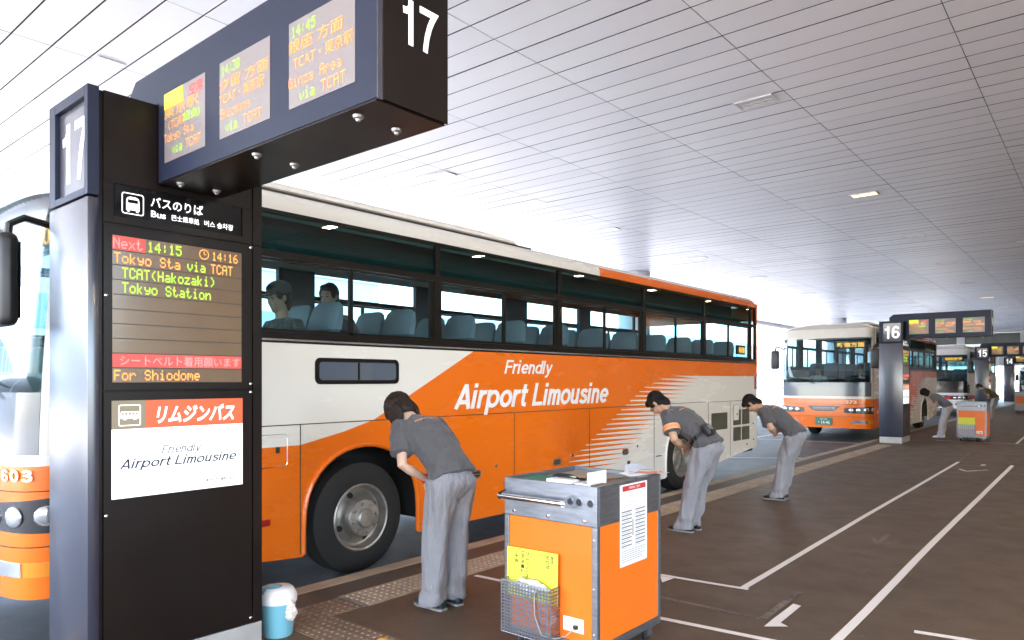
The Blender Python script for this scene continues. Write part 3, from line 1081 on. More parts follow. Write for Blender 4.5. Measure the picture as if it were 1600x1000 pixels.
    # ---- windshield, dark apron under it, wipers
    b = BM(); front_patch(b, .106, .894, 1.66, 2.928, off=-.002, nz=10, ns=40, thick=.008); obj('windshield', b, m_wind, t)
    b = BM(); front_patch(b, .106, .894, 1.267, 1.658, off=-.003, nz=4, ns=40, thick=.02)
    obj('windshield_apron', b, M('apron_black' if front_white else 'apron_grey', (.02, .02, .022) if front_white else (.13, .14, .16), .18, coat=.3), t, smooth=True)
    b = BM()
    for s in (.22, .58):
        P = [plan(s, 1.62) + Vector((0, -.04, 0)), plan(s + .07, 1.70) + Vector((0, -.05, 0)), plan(s + .16, 1.80) + Vector((0, -.045, 0))]
        tube(b, P, .012, n=6)
        tube(b, [plan(s + .05, 1.75) + Vector((0, -.035, 0)), plan(s + .26, 1.80) + Vector((0, -.035, 0))], .010, n=6)
    obj('wiper', b, m_blackp, t)
    # ---- lamps on the front
    for s0, s1 in ((.06, .33), (.94, .67)):
        a, c = min(s0, s1), max(s0, s1)
        outer_low = s0 < .5
        def zf(f):
            e = f if outer_low else 1 - f
            return (.77 + .03 * e, 1.0 - .07 * e)
        b = BM(); front_patch(b, a, c, .8, 1.0, off=.006, ns=14, nz=5, zf=zf); hl = obj('headlight', b, m_lampdark, t, smooth=True)
        b = BM()
        for q in range(4):
            f = .12 + .22 * q
            ss = s0 + (s1 - s0) * f
            e = f
            zc = ((.77 + .03 * e) + (1.0 - .07 * e)) / 2
            p = plan(ss, zc); pa = plan(min(1, ss + .01), zc) - plan(max(0, ss - .01), zc)
            nr = Vector((pa.y, -pa.x, 0)); nr.normalize()
            if nr.y > 0: nr = -nr
            q_ = nr.to_track_quat('Z', 'Y').to_matrix()
            ellipsoid(b, p + nr * .008, (.070, .070, .016), q_, sub=2)
        obj('lens', b, m_lens, hl, smooth='all')
        b = BM()
        a2, c2 = (.14, .27) if s0 < .5 else (.73, .86)
        front_patch(b, a2, c2, .50, .59, off=.005, ns=10, nz=2); fl_ = obj('fog_lamp', b, m_lens, t, smooth=True)
        b = BM()
        a3, c3 = (.08, .135) if s0 < .5 else (.865, .92)
        front_patch(b, a3, c3, .50, .59, off=.005, ns=8, nz=2); obj('indicator', b, m_amber, t, smooth=True)
    b = BM()
    front_patch(b, .36, .64, .84, .98, off=.005, ns=16, nz=3, zf=lambda f: (.97 - .13 * min(1, 5 * min(f, 1 - f)), .985)); gr = obj('grille', b, m_lampdark, t, smooth=True)
    b = BM(); front_patch(b, .405, .595, .87, .955, off=.009, ns=12, nz=2, thick=.003); gp = obj('name_strip', b, M('name_strip_grey', (.5, .5, .52), .3), gr)
    b = BM(); text(b, 'リムジンバス', plan(.59, .89) + Vector((0.03, -.018, 0)), (1, 0, 0), ZV, w=.50, h=.05, bold=.02); obj('lettering', b, m_blackp, gr)
    # bumper seam lines
    b = BM(); front_patch(b, .0, 1, .685, .692, off=.002, ns=50, nz=1, thick=.002); front_patch(b, .0, 1, 1.035, 1.041, off=.002, ns=50, nz=1, thick=.002); obj('bumper_seam', b, m_seam, t)
    pl = BM(); py = plan(.5, .5).y
    box(pl, -BW / 2 - .23, -BW / 2 + .23, py - .03, py - .004, .44, .66, bev=.006); pb = obj('number_plate', pl, m_plate, t)
    b = BM(); text(b, plate, (-BW / 2 - .15, py - .032, .465), XV, ZV, w=.32, h=.10, bold=.01); text(b, '品川 200', (-BW / 2 - .09, py - .032, .585), XV, ZV, w=.18, h=.05); obj('plate_lettering', b, m_white, pb)
    if number:
        b = BM()
        for s in ((.27, 1.06),):
            p = plan(s[0], s[1]); sign(b, number, (p.x - .17, p.y - .012, 1.06), XV, ZV, .32, .09, stroke=.2)
        if detail: # the same number on the far corner is the one beside the stop pillar
            pass
        obj('fleet_number', b, M('fleet_number_paint', (.78, .62, .45), .4), t)
    # destination board behind the windshield
    b = BM(); box(b, -1.05, -.20, .36, .42, 2.62, 2.86, bev=.01); db = obj('destination_board', b, m_ledbg, t)
    b = BM(); text(b, dest, (-.99, .357, 2.665), XV, ZV, w=.73, h=.14, bold=.02); obj('lettering', b, m_led, db)
    # mirrors
    for sd in (1, -1):
        x = .0 if sd > 0 else -BW
        b = BM()
        tube(b, [(x - sd * .03, .34, 2.62), (x + sd * .05, .20, 2.70), (x + sd * .11, .05, 2.71), (x + sd * .12, -.03, 2.66), (x + sd * .12, -.04, 2.52)], .022, n=8)
        ar = obj('mirror', b, m_blackp, t, smooth=True)
        b = BM(); box(b, x + sd * .12 - .12, x + sd * .12 + .12, -.11, .0, 2.05, 2.60, bev=.05, seg=3); obj('mirror_head', b, m_blackp, ar, smooth=True)
        b = BM(); box(b, x + sd * .12 - .095, x + sd * .12 + .095, .0005, .004, 2.10, 2.55); obj('mirror_glass', b, m_chrome, ar)
    # ---- roof air conditioner
    b = BM()
    ay1 = 5.25 if k > .95 else 3.9
    rows = []
    for y, s_, h in ((1.05, .88, .005), (1.15, .93, .09), (1.5, .96, .135), (ay1 - .6, .96, .135), (ay1 - .2, .95, .11), (ay1, .88, .03), (ay1 + .02, .84, .0)):
        hw = 1.06 * s_
        base = 3.30
        sec = [(-hw, 0), (-hw - .03, .02), (-hw - .02, .055), (-hw + .06, .6 * .135 + .01), (-hw + .2, .135), (hw - .2, .135), (hw - .06, .6 * .135 + .01), (hw + .02, .055), (hw + .03, .02), (hw, 0)]
        rows.append([b.verts.new((-BW / 2 + x, y, base + .012 + z * h / .135)) for x, z in sec])
    for a, c in zip(rows, rows[1:]):
        for i in range(len(a)):
            j = (i + 1) % len(a)
            b.faces.new((a[i], a[j], c[j], c[i]))
    b.faces.new(rows[0]); b.faces.new(rows[-1][::-1])
    bmesh.ops.recalc_face_normals(b, faces=b.faces)
    obj('air_conditioner', b, M('roof_unit_paint', (.80, .75, .68), .4, var=.08), t, smooth=True)
    b = BM(); box(b, -.36, -.20, .8, ay1 + .1, 3.27, 3.314); obj('roof_gap', b, m_seam, t)
    # ---- wheels, wells, underside
    for cy, ho in ((fw, True), (rw, False)):
        wheel(t, cy, 1, ho); wheel(t, cy, -1, ho)
    b = BM(); box(b, -BW + .04, -.04, .55, L - .15, .42, .9)
    for cy in (fw, rw): pass
    bm_floor = b
    obj('chassis', bm_floor, m_wheelwell, t) if not detail else bm_floor.free()
    if detail:
        b = BM()
        segs = [(.55, fw - .66), (fw + .66, rw - .66), (rw + .66, L - .15)]
        for a, c in segs: box(b, -BW + .05, -.05, a, c, .40, 1.18)
        for cy in (fw, rw): box(b, -BW + .45, -.45, cy - .655, cy + .655, .45, 1.18); box(b, -BW + .05, -.05, cy - .65, cy + .65, 1.19, 1.21)
        obj('chassis', b, m_wheelwell, t)
    # ---- cabin
    b = BM(); box(b, -BW + .045, -.045, .62, L - .12, 1.20 if detail else .95, 1.26); obj('floor', b, m_darkin, t)
    b = BM(); box(b, -BW + .12, -.12, .8, L - .12, 3.14, 3.17); 
    obj('headlining', b, M('coach_headlining', (.14, .13, .12), .8), t)
    b = BM()
    for x0, x1 in ((-.62, -.16),):
        box(b, x0, x1, 1.9, L - .4, 2.80, 2.90, bev=.03)
        box(b, x0 + .2, x1 - .2, 1.9, L - .4, 2.905, 3.13)
    obj('luggage_rack', b, m_lug, t)
    b = BM(); box(b, -BW + .05, -.05, .58, 1.0, 1.30, 1.60, bev=.06); obj('dashboard', b, m_darkin, t)
    b = BM()
    for i in range(len(pil) - 1):
        for x0, x1 in ((-BW + .05, -BW + .11),):
            box(b, x0, x1, pil[i] - .16 - .12 * (i % 2), pil[i] + .30 - .08 * (i % 3), 2.13, 3.06)
    obj('curtain', b, m_curtain, t)
    b = BM(); box(b, -BW + .06, -.06, L - .20, L - .14, 1.27, 2.12); obj('rear_bulkhead', b, m_darkin, t)
    if seats:
        me = None
        y = 2.25
        while y < L - .75:
            for x in (-.30, -.76, -1.74, -2.20):
                if me is None:
                    sb = BM()
                    rows = []
                    for h, hw, d0, d1 in ((0, .20, -.02, .12), (.35, .21, -.02, .12), (.70, .212, -.005, .11), (.88, .208, .005, .105), (.97, .190, .02, .095), (1.005, .145, .035, .08)):
                        yo = .22 * h
                        rows.append([sb.verts.new((sx * hw, dd + yo, h)) for sx, dd in ((-1, d0 + .03), (-.8, d0), (.8, d0), (1, d0 + .03), (1, d1 - .03), (.8, d1), (-.8, d1), (-1, d1 - .03))])
                    for a, c in zip(rows, rows[1:]):
                        for i in range(8):
                            j = (i + 1) % 8
                            sb.faces.new((a[i], a[j], c[j], c[i]))
                    sb.faces.new(rows[-1]); sb.faces.new(rows[0][::-1])
                    box(sb, -.21, .21, -.42, .04, -.10, .03, bev=.04)
                    so = obj('seat', sb, m_seat, t, smooth=True)
                    me = so.data
                    so.location = (x, y, 1.42 if detail else 1.25)
                    hb = BM(); rows = []
                    for h, hw, d0, d1 in ((.76, .217, -.010, .118), (.88, .214, -.002, .113), (.975, .196, .013, .102), (1.013, .150, .03, .086)):
                        yo = .22 * h
                        rows.append([hb.verts.new((sx * hw, dd + yo, h)) for sx, dd in ((-1, d0 + .03), (-.8, d0), (.8, d0), (1, d0 + .03), (1, d1 - .03), (.8, d1), (-.8, d1), (-1, d1 - .03))])
                    for a, c in zip(rows, rows[1:]):
                        for i in range(8):
                            j = (i + 1) % 8
                            hb.faces.new((a[i], a[j], c[j], c[i]))
                    hb.faces.new(rows[-1])
                    ho_ = obj('head_cover', hb, m_seatcover, so, smooth=True)
                    hme = ho_.data
                else:
                    so = bpy.data.objects.new('seat', me); COL.objects.link(so); so.parent = t; so.location = (x, y, 1.42 if detail else 1.25)
                    ho_ = bpy.data.objects.new('head_cover', hme); COL.objects.link(ho_); ho_.parent = so
            y += .86
    if not detail: return t
    # ---- side details of the kerb side
    b = BM()
    box(b, -.001, .0035, .52, rw + .75, 1.366, 1.374); box(b, -.001, .0035, rw + .85, L - .1, 1.356, 1.364)
    for y, z0, z1 in ((2.03, .30, 1.37), (4.79, .25, 1.365), (6.30, .25, 1.365), (8.0, .25, 1.365), (9.85, .4, 1.355), (10.75, .4, 1.355)):
        box(b, -.001, .003, y - .004, y + .004, z0, z1)
    obj('panel_seam', b, m_seam, t)
    # little fuel flap by the front wheel
    b = BM(); prism(b, rrect(1.45, 1.905, 1.04, 1.30, .03), 'X', .0005, .004); fp = obj('fuel_flap', b, liv, t)
    b = BM(); tube(b, [(.004, yy, zz) for yy, zz in rrect(1.45, 1.905, 1.04, 1.30, .03) + [rrect(1.45, 1.905, 1.04, 1.30, .03)[0]]], .003, n=4); obj('flap_edge', b, m_chrome, fp)
    b = BM(); box(b, .002, .012, 1.80, 1.835, 1.15, 1.20, bev=.003); obj('latch', b, m_blackp, fp)
    # luggage side window
    b = BM(); prism(b, rrect(2.17, 3.09, 1.70, 1.925, .05), 'X', -.002, .008); lw = obj('lower_window', b, m_bframe, t)
    b = BM(); prism(b, rrect(2.21, 3.05, 1.735, 1.89, .03), 'X', .0075, .0105); obj('pane', b, M('lower_window_glass', (.10, .12, .15), .06, coat=.8), lw)
    b = BM(); box(b, .009, .013, 2.61, 2.63, 1.737, 1.888); obj('divider', b, m_bframe, lw)
    # recessed luggage hatch handles
    for y in (4.15, 5.59, 7.18):
        b = BM(); prism(b, rrect(y - .085, y + .085, .70, .785, .04), 'X', .0005, .008); h_ = obj('hatch_handle', b, m_chrome, t, smooth=True)
        b = BM(); prism(b, rrect(y - .06, y + .06, .72, .765, .02), 'X', .007, .0095); obj('recess', b, m_lampdark, h_)
        b = BM(); box(b, .008, .018, y - .05, y + .05, .735, .75, bev=.004); obj('pull', b, m_chrome, h_)
        b = BM(); cyl(b, (0, y + .32, .80), (.012, y + .32, .80), .02, n=14); obj('lock', b, m_chrome, t, smooth=True)
    b = BM(); box(b, 0, .006, 7.24, 7.31, .56, .61, bev=.002); obj('marker_lamp', b, m_seam, t)
    b = BM(); box(b, 0, .01, 8.05, 8.22, .60, .615, bev=.003); obj('flap_handle', b, m_blackp, t)
    for y in (1.72, 4.86): 
        b = BM(); box(b, -.01, .012, y - .05, y + .03, .58, .63, bev=.003); obj('reflector', b, m_tail, t)
    # engine vents at the rear
    b = BM()
    vs2 = [(9.97, 10.62, .88, 1.17)]
    for y0, y1 in ((10.88, 11.22), (11.27, 11.62)):
        for z0, z1 in ((.64, .885), (.925, 1.20)):
            vs2.append((y0, y1, z0, z1))
    for y0, y1, z0, z1 in vs2:
        v = BM(); prism(v, rrect(y0, y1, z0, z1, .015), 'X', .0005, .005)
        zz = z0 + .02
        while zz < z1 - .015:
            box(v, .004, .009, y0 + .012, y1 - .012, zz, zz + .006); zz += .018
        obj('vent', v, m_vent, t)
    b.free()
    b = BM(); prism(b, rrect(10.86, 11.10, 1.01, 1.285, .02), 'X', .010, .016); ef = obj('engine_flap', b, M('flap_cream', CREAM, .3), t)
    b = BM(); tube(b, [(.016, yy, zz) for yy, zz in rrect(10.86, 11.10, 1.01, 1.285, .02) + [rrect(10.86, 11.10, 1.01, 1.285, .02)[0]]], .003, n=4); cyl(b, (.016, 11.02, 1.12), (.02, 11.02, 1.12), .02, n=10); obj('flap_edge', b, m_seam, ef)
    b = BM(); box(b, .0, .012, 11.86, 11.93, 1.56, 1.80, bev=.004); obj('side_lamp', b, m_tail, t)
    for y, z in ((11.50, .55), (11.82, .62), (11.80, .92), (11.82, 1.22)):
        b = BM(); cyl(b, (0, y, z), (.008, y, z), .016, n=10); obj('latch', b, m_seam, t)
    # side lettering
    b = BM()
    sign(b, 'Friendly', (.003, 4.61, 1.805), YV, ZV, .86, .155, stroke=.15, shear=.22)
    sign(b, 'Airport Limousine', (.003, 3.82, 1.435), YV, ZV, 2.90, .265, stroke=.17, shear=.22)
    obj('side_lettering', b, m_silver, t)
    # lit board in the last side window
    b = BM(); box(b, -.10, -.05, 11.22, 11.56, 2.20, 2.37, bev=.008); sb_ = obj('side_board', b, m_ledbg, t)
    b = BM(); text(b, '新宿', (-.048, 11.26, 2.225), YV, ZV, w=.26, h=.11); obj('lettering', b, m_led, sb_)
    return t

near = coach('orange and cream coach pulled up beside stop 17, filling the middle of the photo', (-5.1, 1.35, ROAD), 12.05, livery('coach_livery'), '', '・603', '東京駅')
# the same number at the corner that shows beside the pillar
b = BM()
for i, ch in enumerate('603'):
    s = .190 - .027 * i
    p = plan(s, 1.10)
    q = plan(s - .006, 1.10); d = (q - p).normalized()
    nr = Vector((d.y, -d.x, 0)); nr = -nr if nr.y > 0 else nr
    sign(b, ch, p + nr * .006, d, ZV, .078, .075, stroke=.2)
obj('corner_number', b, M('fleet_number_paint', (.78, .62, .45), .4), near)
second = coach('orange and cream coach with its front towards the camera, waiting at stop 16', (-5.0, 21.45, ROAD), 9.9, livery('short_coach_livery', 9.9), '373', '・14-46', '新宿方面', detail=False)
third = coach('white coach with red stripe and teal windshield behind the stop 16 coach', (-5.05, 39.6, ROAD), 11.0, livery_white('white_coach_livery'), '', '・353', '羽田空港', detail=False, front_white=True)
fourth = coach('white coach at stop 14, partly cut by the right edge of the photo', (-2.9, 63.0, ROAD), 8.5, livery_white('white_minibus_livery'), '', '・27', '成田', detail=False, seats=False)
fourth.scale = (.8, .8, .8)
van = thing('van', 'pale van far off between pillars 15 and 14', 'van', (-7.2, 60.0, ROAD))
b = BM()
prism(b, [(0, .35), (4.2, .35), (4.2, 1.95), (3.9, 2.05), (1.2, 2.05), (.55, 1.25), (0, 1.0)], 'X', -.85, .85)
bmesh.ops.bevel(b, geom=b.edges[:], offset=.05, segments=2, affect='EDGES')
obj('body', b, M('van_paint', (.7, .7, .72), .3), van, smooth=True)
b = BM(); prism(b, [(.62, 1.28), (1.18, 1.92), (1.22, 1.90), (.66, 1.26)], 'X', -.75, .75); obj('windshield', b, M('van_glass', (.03, .04, .05), .05), van)
for x in (-.72, .72):
    for y in (.8, 3.4):
        b = BM(); lathe(b, [(0, -.1), (.3, -.1), (.33, -.06), (.33, .06), (.3, .1), (0, .1)], (x, y, .33), 'X', 20); obj('wheel', b, m_rubber, van, smooth=True)
# ---------------------------------------------------------------- stop pillars
m_pil = M('pillar_brown_black', (.009, .005, .004), .34, spec=.22, var=.2, vscale=2)
m_pilblue = M('pillar_blue_grey_metal', (.017, .021, .042), .36, metal=.0, spec=.3, var=.10, vscale=1.2, coat=.9)
m_pilblue.node_tree.nodes['Principled BSDF'].inputs['Coat IOR'].default_value = 1.95
m_pilblue.node_tree.nodes['Principled BSDF'].inputs['Coat Roughness'].default_value = .24
m_pilhead = M('pillar_header_metal', (.020, .025, .050), .42, spec=.22, var=.10, vscale=1.2)
m_plinth = M('pillar_plinth', (.42, .40, .38), .45, metal=.3, var=.1)
m_signw = M('lit_white_lettering', (.8, .8, .8), .5, emis=(1, 1, 1), estr=1.5)
m_signglass = M('sign_black_glass', (.005, .005, .006), .14)
m_dispbg = M('display_panel', (.17, .11, .065), .2, coat=.2, var=.1, vscale=2)
m_dispbar = M('display_bar', (.05, .035, .025), .5)
m_hscr = M('header_screen_panel', (.25, .215, .215), .35)  # pale base colour stands in for glare reflected on the screens
m_green = M('led_green', (.1, .3, .02), .5, emis=(.55, 1.0, .05), estr=1.5)
m_orange = M('led_orange', (.3, .1, .02), .5, emis=(1.0, .40, .09), estr=1.7)
m_red = M('led_red', (.3, .04, .03), .5, emis=(1.0, .10, .09), estr=1.3)
m_redglow = M('led_red_field', (.35, .05, .04), .5, emis=(.95, .12, .10), estr=.62)
m_yel = M('led_yellow_field', (.4, .5, .03), .5, emis=(.75, .95, .04), estr=1.1)
m_poster = M('lit_poster', (.8, .82, .8), .4, emis=(.93, 1.0, .97), estr=.92)
m_postor = M('poster_orange', (.35, .06, .02), .4, emis=(.95, .20, .07), estr=.55)
m_postbr = M('poster_brown', (.15, .12, .08), .4, emis=(.33, .27, .17), estr=.6)
m_ink = M('poster_ink', (.01, .014, .04), .5)
m_inkg = M('poster_grey_ink', (.3, .3, .33), .5)
m_num = M('number_white', (.8, .8, .8), .5, emis=(1, 1, 1), estr=.9)
m_numbg = M('number_panel', (.06, .058, .08), .35, coat=.6)

def bus_icon(b, O, U, V, N, s, mi=0):
    """front view of a bus as flat cut-outs, s = size"""
    O, U, V = Vector(O), Vector(U), Vector(V)
    def P(pts, d=0): 
        vs_ = [b.verts.new(O + U * (x * s) + V * (y * s) + Vector(N) * d) for x, y in pts]
        f = b.faces.new(vs_); f.material_index = mi
        f.normal_update()
        if f.normal.dot(Vector(N)) < 0: f.normal_flip()
    outer = rrect(0, 1, 0, 1, .12); inner = rrect(.045, .955, .045, .955, .09)
    vo = [b.verts.new(O + U * (x * s) + V * (y * s)) for x, y in outer]; vi = [b.verts.new(O + U * (x * s) + V * (y * s)) for x, y in inner]
    n = len(vo)
    for i in range(n):
        j = (i + 1) % n
        f = b.faces.new((vo[i], vo[j], vi[j], vi[i])); f.material_index = mi
    P([(.20, .20), (.80, .20), (.80, .53), (.20, .53)])
    P([(.20, .53), (.27, .53), (.27, .70), (.21, .68)]); P([(.73, .53), (.80, .53), (.79, .68), (.73, .70)])
    P([(.21, .68), (.27, .70), (.73, .70), (.79, .68), (.74, .78), (.62, .83), (.38, .83), (.26, .78)])
    P([(.24, .12), (.36, .12), (.36, .20), (.24, .20)]); P([(.64, .12), (.76, .12), (.76, .20), (.64, .20)])

def pillar(num, x, y, label, detail):
    t = thing('stop_pillar', label, 'bus stop pillar', (x, y, 0), 0, 'numbered stop pillars')
    Z = lambda p: p
    b = BM(); box(b, -.515, -.002, -.522, .45, 0, .150, bev=.004); obj('plinth', b, m_plinth, t)
    b = BM(); box(b, -.50, -.012, -.468, .45, .151, 3.105); obj('core', b, m_pil, t)
    # brown panels of the kerb-away side with open joints between them
    for z0, z1, nm in ((.158, 1.556, 'lower_door'), (1.564, 2.424, 'display_door'), (2.434, 3.108, 'upper_panel')):
        b = BM()
        if nm == 'upper_panel':
            box(b, -.011, 0, -.444, .384, 2.640, z1, bev=.002, seg=1); box(b, -.011, 0, -.444, -.395, z0, 2.6395); box(b, -.011, 0, .322, .384, z0, 2.6395)
            box(b, -.011, 0, -.3945, .3215, z0, 2.470)
        else:
            box(b, -.011, 0, -.444, .384, z0, z1, bev=.002, seg=1)
        pn = obj(nm, b, m_pil, t)
        if nm != 'upper_panel':
            b = BM()
            for yy, zz in ((-.431, (z0 + z1) / 2 + .06), (.374, z1 - .012), (.374, z0 + .03)):
                lathe(b, [(.010, 0), (.010, .004), (.006, .007), (0, .007)], (0, yy, zz), 'X', 14)
            obj('screw', b, m_chrome, pn, smooth=True)
    b = BM(); box(b, -.03, .0, .390, .449, .158, 2.424); box(b, -.03, 0, .390, .449, 2.434, 3.10); obj('edge_strip', b, m_pil, t)
    # front cover towards the camera and the number box over it
    b = BM(); box(b, -.528, .019, -.525, -.470, .152, 2.545, bev=.006, seg=2); obj('front_cover', b, m_pilblue, t, smooth=True)
    b = BM()
    for x0, x1, z0, z1 in ((-.528, -.440, 2.557, 3.112), (-.026, .019, 2.557, 3.112), (-.4395, -.0265, 3.058, 3.112), (-.4395, -.0265, 2.557, 2.595)):
        box(b, x0, x1, -.525, -.470, z0, z1, bev=.002, seg=1)
    nb = obj('number_box', b, m_pilhead, t)
    b = BM(); box(b, -.439, -.027, -.500, -.475, 2.596, 3.057); pn = obj('number_panel', b, m_numbg, nb)
    b = BM(); sign(b, num, (-.42, -.5015, 2.665), XV, ZV, .375, .32, stroke=.15); obj('number', b, m_num, nb)
    # header beam over the pavement
    b = BM()
    prism(b, [(-.012, 3.111), (.0195, 3.111), (.0195, 2.682), (1.846, 2.682), (1.846, 3.302), (-.27, 3.302), (-.36, 3.225), (-.36, 3.111)], 'Y', -.175, .19)
    hd = obj('header', b, m_pilhead, t)
    b = BM(); box(b, .02, 1.84, -.172, .187, 2.672, 2.681); obj('soffit', b, m_pil, hd)
    b = BM(); box(b, 1.8462, 1.853, -.150, .195, 2.678, 3.306, bev=.002, seg=1); ep = obj('end_panel', b, m_pil, hd)
    b = BM(); box(b, 1.8465, 1.850, -.1755, -.1505, 2.676, 3.304); obj('end_trim', b, m_pilblue, hd)
    b = BM(); sign(b, num, (1.855, -.066, 2.93), YV, ZV, .19, .178, stroke=.15); obj('number', b, m_num, hd)
    for xx in (.145, .905, 1.658):
        for yy in (-.115, .085):
            b = BM(); lathe(b, [(.0, -.022), (.009, -.022), (.012, -.014), (.020, -.010), (.024, 0)], (xx, yy, 2.672), 'Z', 16); obj('spot_lamp', b, m_steel, hd, smooth=True)
    # three screens
    cont = [([(m_yel, None, 0, .0), ('o', '東京駅', .0, .62), ('o', '(TCAT', .10, .44), ('o', 'Tokyo Sta', .0, .27), ('g', 'via', .22, .08), ('o', 'TCAT', .55, .08)]),
            ([('g', '14:30', .05, .80), ('o', '汐留 方面', .0, .60), ('o', 'TCAT・東京駅', .0, .42), ('o', 'Shiodome', .02, .24), ('g', 'via', .14, .05), ('o', 'TCAT', .50, .05)]),
            ([('g', '14:45', .05, .80), ('o', '銀座 方面', .0, .62), ('o', 'TCAT・東京駅', .08, .42), ('o', 'Ginza Area', .0, .22), ('g', 'via', .18, .04), ('o', 'TCAT', .52, .04)])]
    W = {'東京駅': .86, '(TCAT': .42, 'Tokyo Sta': .74, 'via': .24, 'TCAT': .36, '14:30': .38, '14:45': .38, '汐留 方面': .98, '銀座 方面': .84, 'TCAT・東京駅': .90, 'Shiodome': .62, 'Ginza Area': .82}
    for i, x0 in enumerate((.096, .679, 1.268)):
        w_, h_ = .44, .365
        if i == 2: w_ = .45
        b = BM(); box(b, x0, x0 + w_, -.178, -.1755, 2.772, 2.772 + h_); sc = obj('screen', b, m_hscr, hd)
        gb, ob, rb, yb = BM(), BM(), BM(), BM()
        for k, s, fx, fz in cont[i]:
            if s is None: continue
            hh = h_ * (.13 if all(ord(c) < 128 for c in s) else .155)
            tgt = {'g': gb, 'o': ob}[k]
            ww = min(w_ * W[s], w_ * (1 - fx))
            if all(c in DOT for c in s): led(tgt, s, (x0 + fx * w_, -.180, 2.775 + fz * h_), XV, ZV, ww, hh, fill=.86)
            else: text(tgt, s, (x0 + fx * w_, -.180, 2.775 + fz * h_), XV, ZV, w=ww, h=hh)
        if i == 0:
            box(yb, x0 + .002, x0 + .21, -.1805, -.1782, 3.055, 3.135)
            text(rb, '空席', (x0 + .28, -.1800, 3.06), XV, ZV, w=.14, h=.06)
            text(gb, '経由)', (x0 + .22, -.180, 2.775 + .44 * h_), XV, ZV, w=.17, h=.055)
        for bb, nm, mt in ((gb, 'green_lettering', m_green), (ob, 'orange_lettering', m_orange), (rb, 'red_lettering', m_red), (yb, 'yellow_field', m_yel)):
            if len(bb.verts): obj(nm, bb, mt, sc)
            else: bb.free()
        if i == 0:
            b = BM(); text(b, '14:15', (x0 + .02, -.1815, 3.07), XV, ZV, w=.16, h=.05); obj('dark_lettering', b, m_postbr, sc)
    # --- stop sign strip
    b = BM(); box(b, -.40, -.004, -.3885, .3155, 2.4705, 2.6395)
    bmesh.ops.translate(b, vec=(0, 0, 0), verts=b.verts)
    ss = obj('stop_sign', b, m_signglass, t)
    b = BM()
    bus_icon(b, (-.0035, -.354, 2.492), YV, ZV, XV, .112)
    text(b, 'バスのりば', (-.0035, -.207, 2.552), YV, ZV, w=.29, h=.056, bold=.012)
    text(b, 'Bus', (-.0035, -.205, 2.497), YV, ZV, w=.078, h=.035, bold=.015)
    text(b, '巴士乗車処', (-.0035, -.094, 2.496), YV, ZV, w=.155, h=.033, bold=.01)
    text(b, '버스 승차장', (-.0035, .09, 2.496), YV, ZV, w=.175, h=.034, bold=.012)
    obj('lettering', b, m_signw, ss)
    # --- big display: ten rows
    y0, y1, z0, z1 = -.402, .314, 1.605, 2.370
    b = BM(); box(b, -.004, .003, y0, y1, z0, z1); dp = obj('display', b, m_dispbg, t)
    rh = (z1 - z0) / 10
    b = BM()
    for k in range(1, 10): box(b, .0025, .0042, y0, y1, z0 + k * rh - .0022, z0 + k * rh + .0022)
    obj('row_bar', b, m_dispbar, dp)
    gb, ob, rb, fb = BM(), BM(), BM(), BM()
    def ln(bb, s, fa, fb_, row, hh=.72, up=.14):
        O_ = (.0048, y0 + fa * (y1 - y0), z0 + (9 - row) * rh + rh * up)
        if all(c in DOT for c in s): led(bb, s, O_, YV, ZV, (fb_ - fa) * (y1 - y0), rh * hh)
        else: text(bb, s, O_, YV, ZV, w=(fb_ - fa) * (y1 - y0), h=rh * hh, bold=.008)
    box(fb, .0028, .0038, y0 + .001, y0 + .165, z1 - rh + .003, z1 - .001)
    box(fb, .0028, .0038, y0 + .001, y1 - .001, z0 + rh + .003, z0 + 2 * rh - .003)
    ln(rb, 'Next', .005, .21, 0)
    ln(gb, '14:15', .245, .50, 0); ln(ob, '14:16', .745, .965, 0, .66)
    c = Vector((.0046, y0 + .68 * (y1 - y0), z1 - rh * .5))
    for r0, r1 in ((.024, .029),):
        vo = [ob.verts.new(c + Vector((0, math.cos(a) * r1, math.sin(a) * r1))) for a in [2 * PI * q / 24 for q in range(24)]]
        vi = [ob.verts.new(c + Vector((0, math.cos(a) * r0, math.sin(a) * r0))) for a in [2 * PI * q / 24 for q in range(24)]]
        for q in range(24): ob.faces.new((vo[q], vo[(q + 1) % 24], vi[(q + 1) % 24], vi[q]))
    box(ob, .0044, .0048, c.y - .002, c.y + .002, c.z, c.z + .018); box(ob, .0044, .0048, c.y, c.y + .013, c.z - .002, c.z + .002)
    ln(ob, 'Tokyo Sta', .01, .49, 1); ln(gb, 'via', .545, .69, 1); ln(ob, 'TCAT', .735, .92, 1)
    ln(gb, 'TCAT(Hakozaki)', .065, .77, 2); ln(gb, 'Tokyo Station', .065, .735, 3)
    ln(rb, 'シートベルト着用願います', .05, .985, 8, .74, .13); ln(ob, 'For Shiodome', .01, .645, 9)
    obj('green_lettering', gb, m_green, dp); obj('orange_lettering', ob, m_orange, dp); obj('red_lettering', rb, m_signw if False else m_ledpink, dp); obj('red_field', fb, m_redglow, dp)
    # --- lit poster
    y0, y1, z0, z1 = -.405, .321, .998, 1.510
    b = BM(); box(b, -.004, .003, y0, y1, z0, 1.360); po = obj('poster', b, m_poster, t)
    b = BM(); box(b, -.004, .003, y0 + .171, y1, 1.3605, z1); obj('poster_band', b, m_postor, po)
    b = BM(); box(b, -.004, .003, y0, y0 + .1705, 1.3605, z1); obj('poster_corner', b, m_postbr, po)
    b = BM()
    text(b, 'リムジンバス', (.0045, y0 + .225, 1.382), YV, ZV, w=.45, h=.098, bold=.035, shear=.25)
    O = Vector((.0042, y0 + .032, 1.376)); s = .112
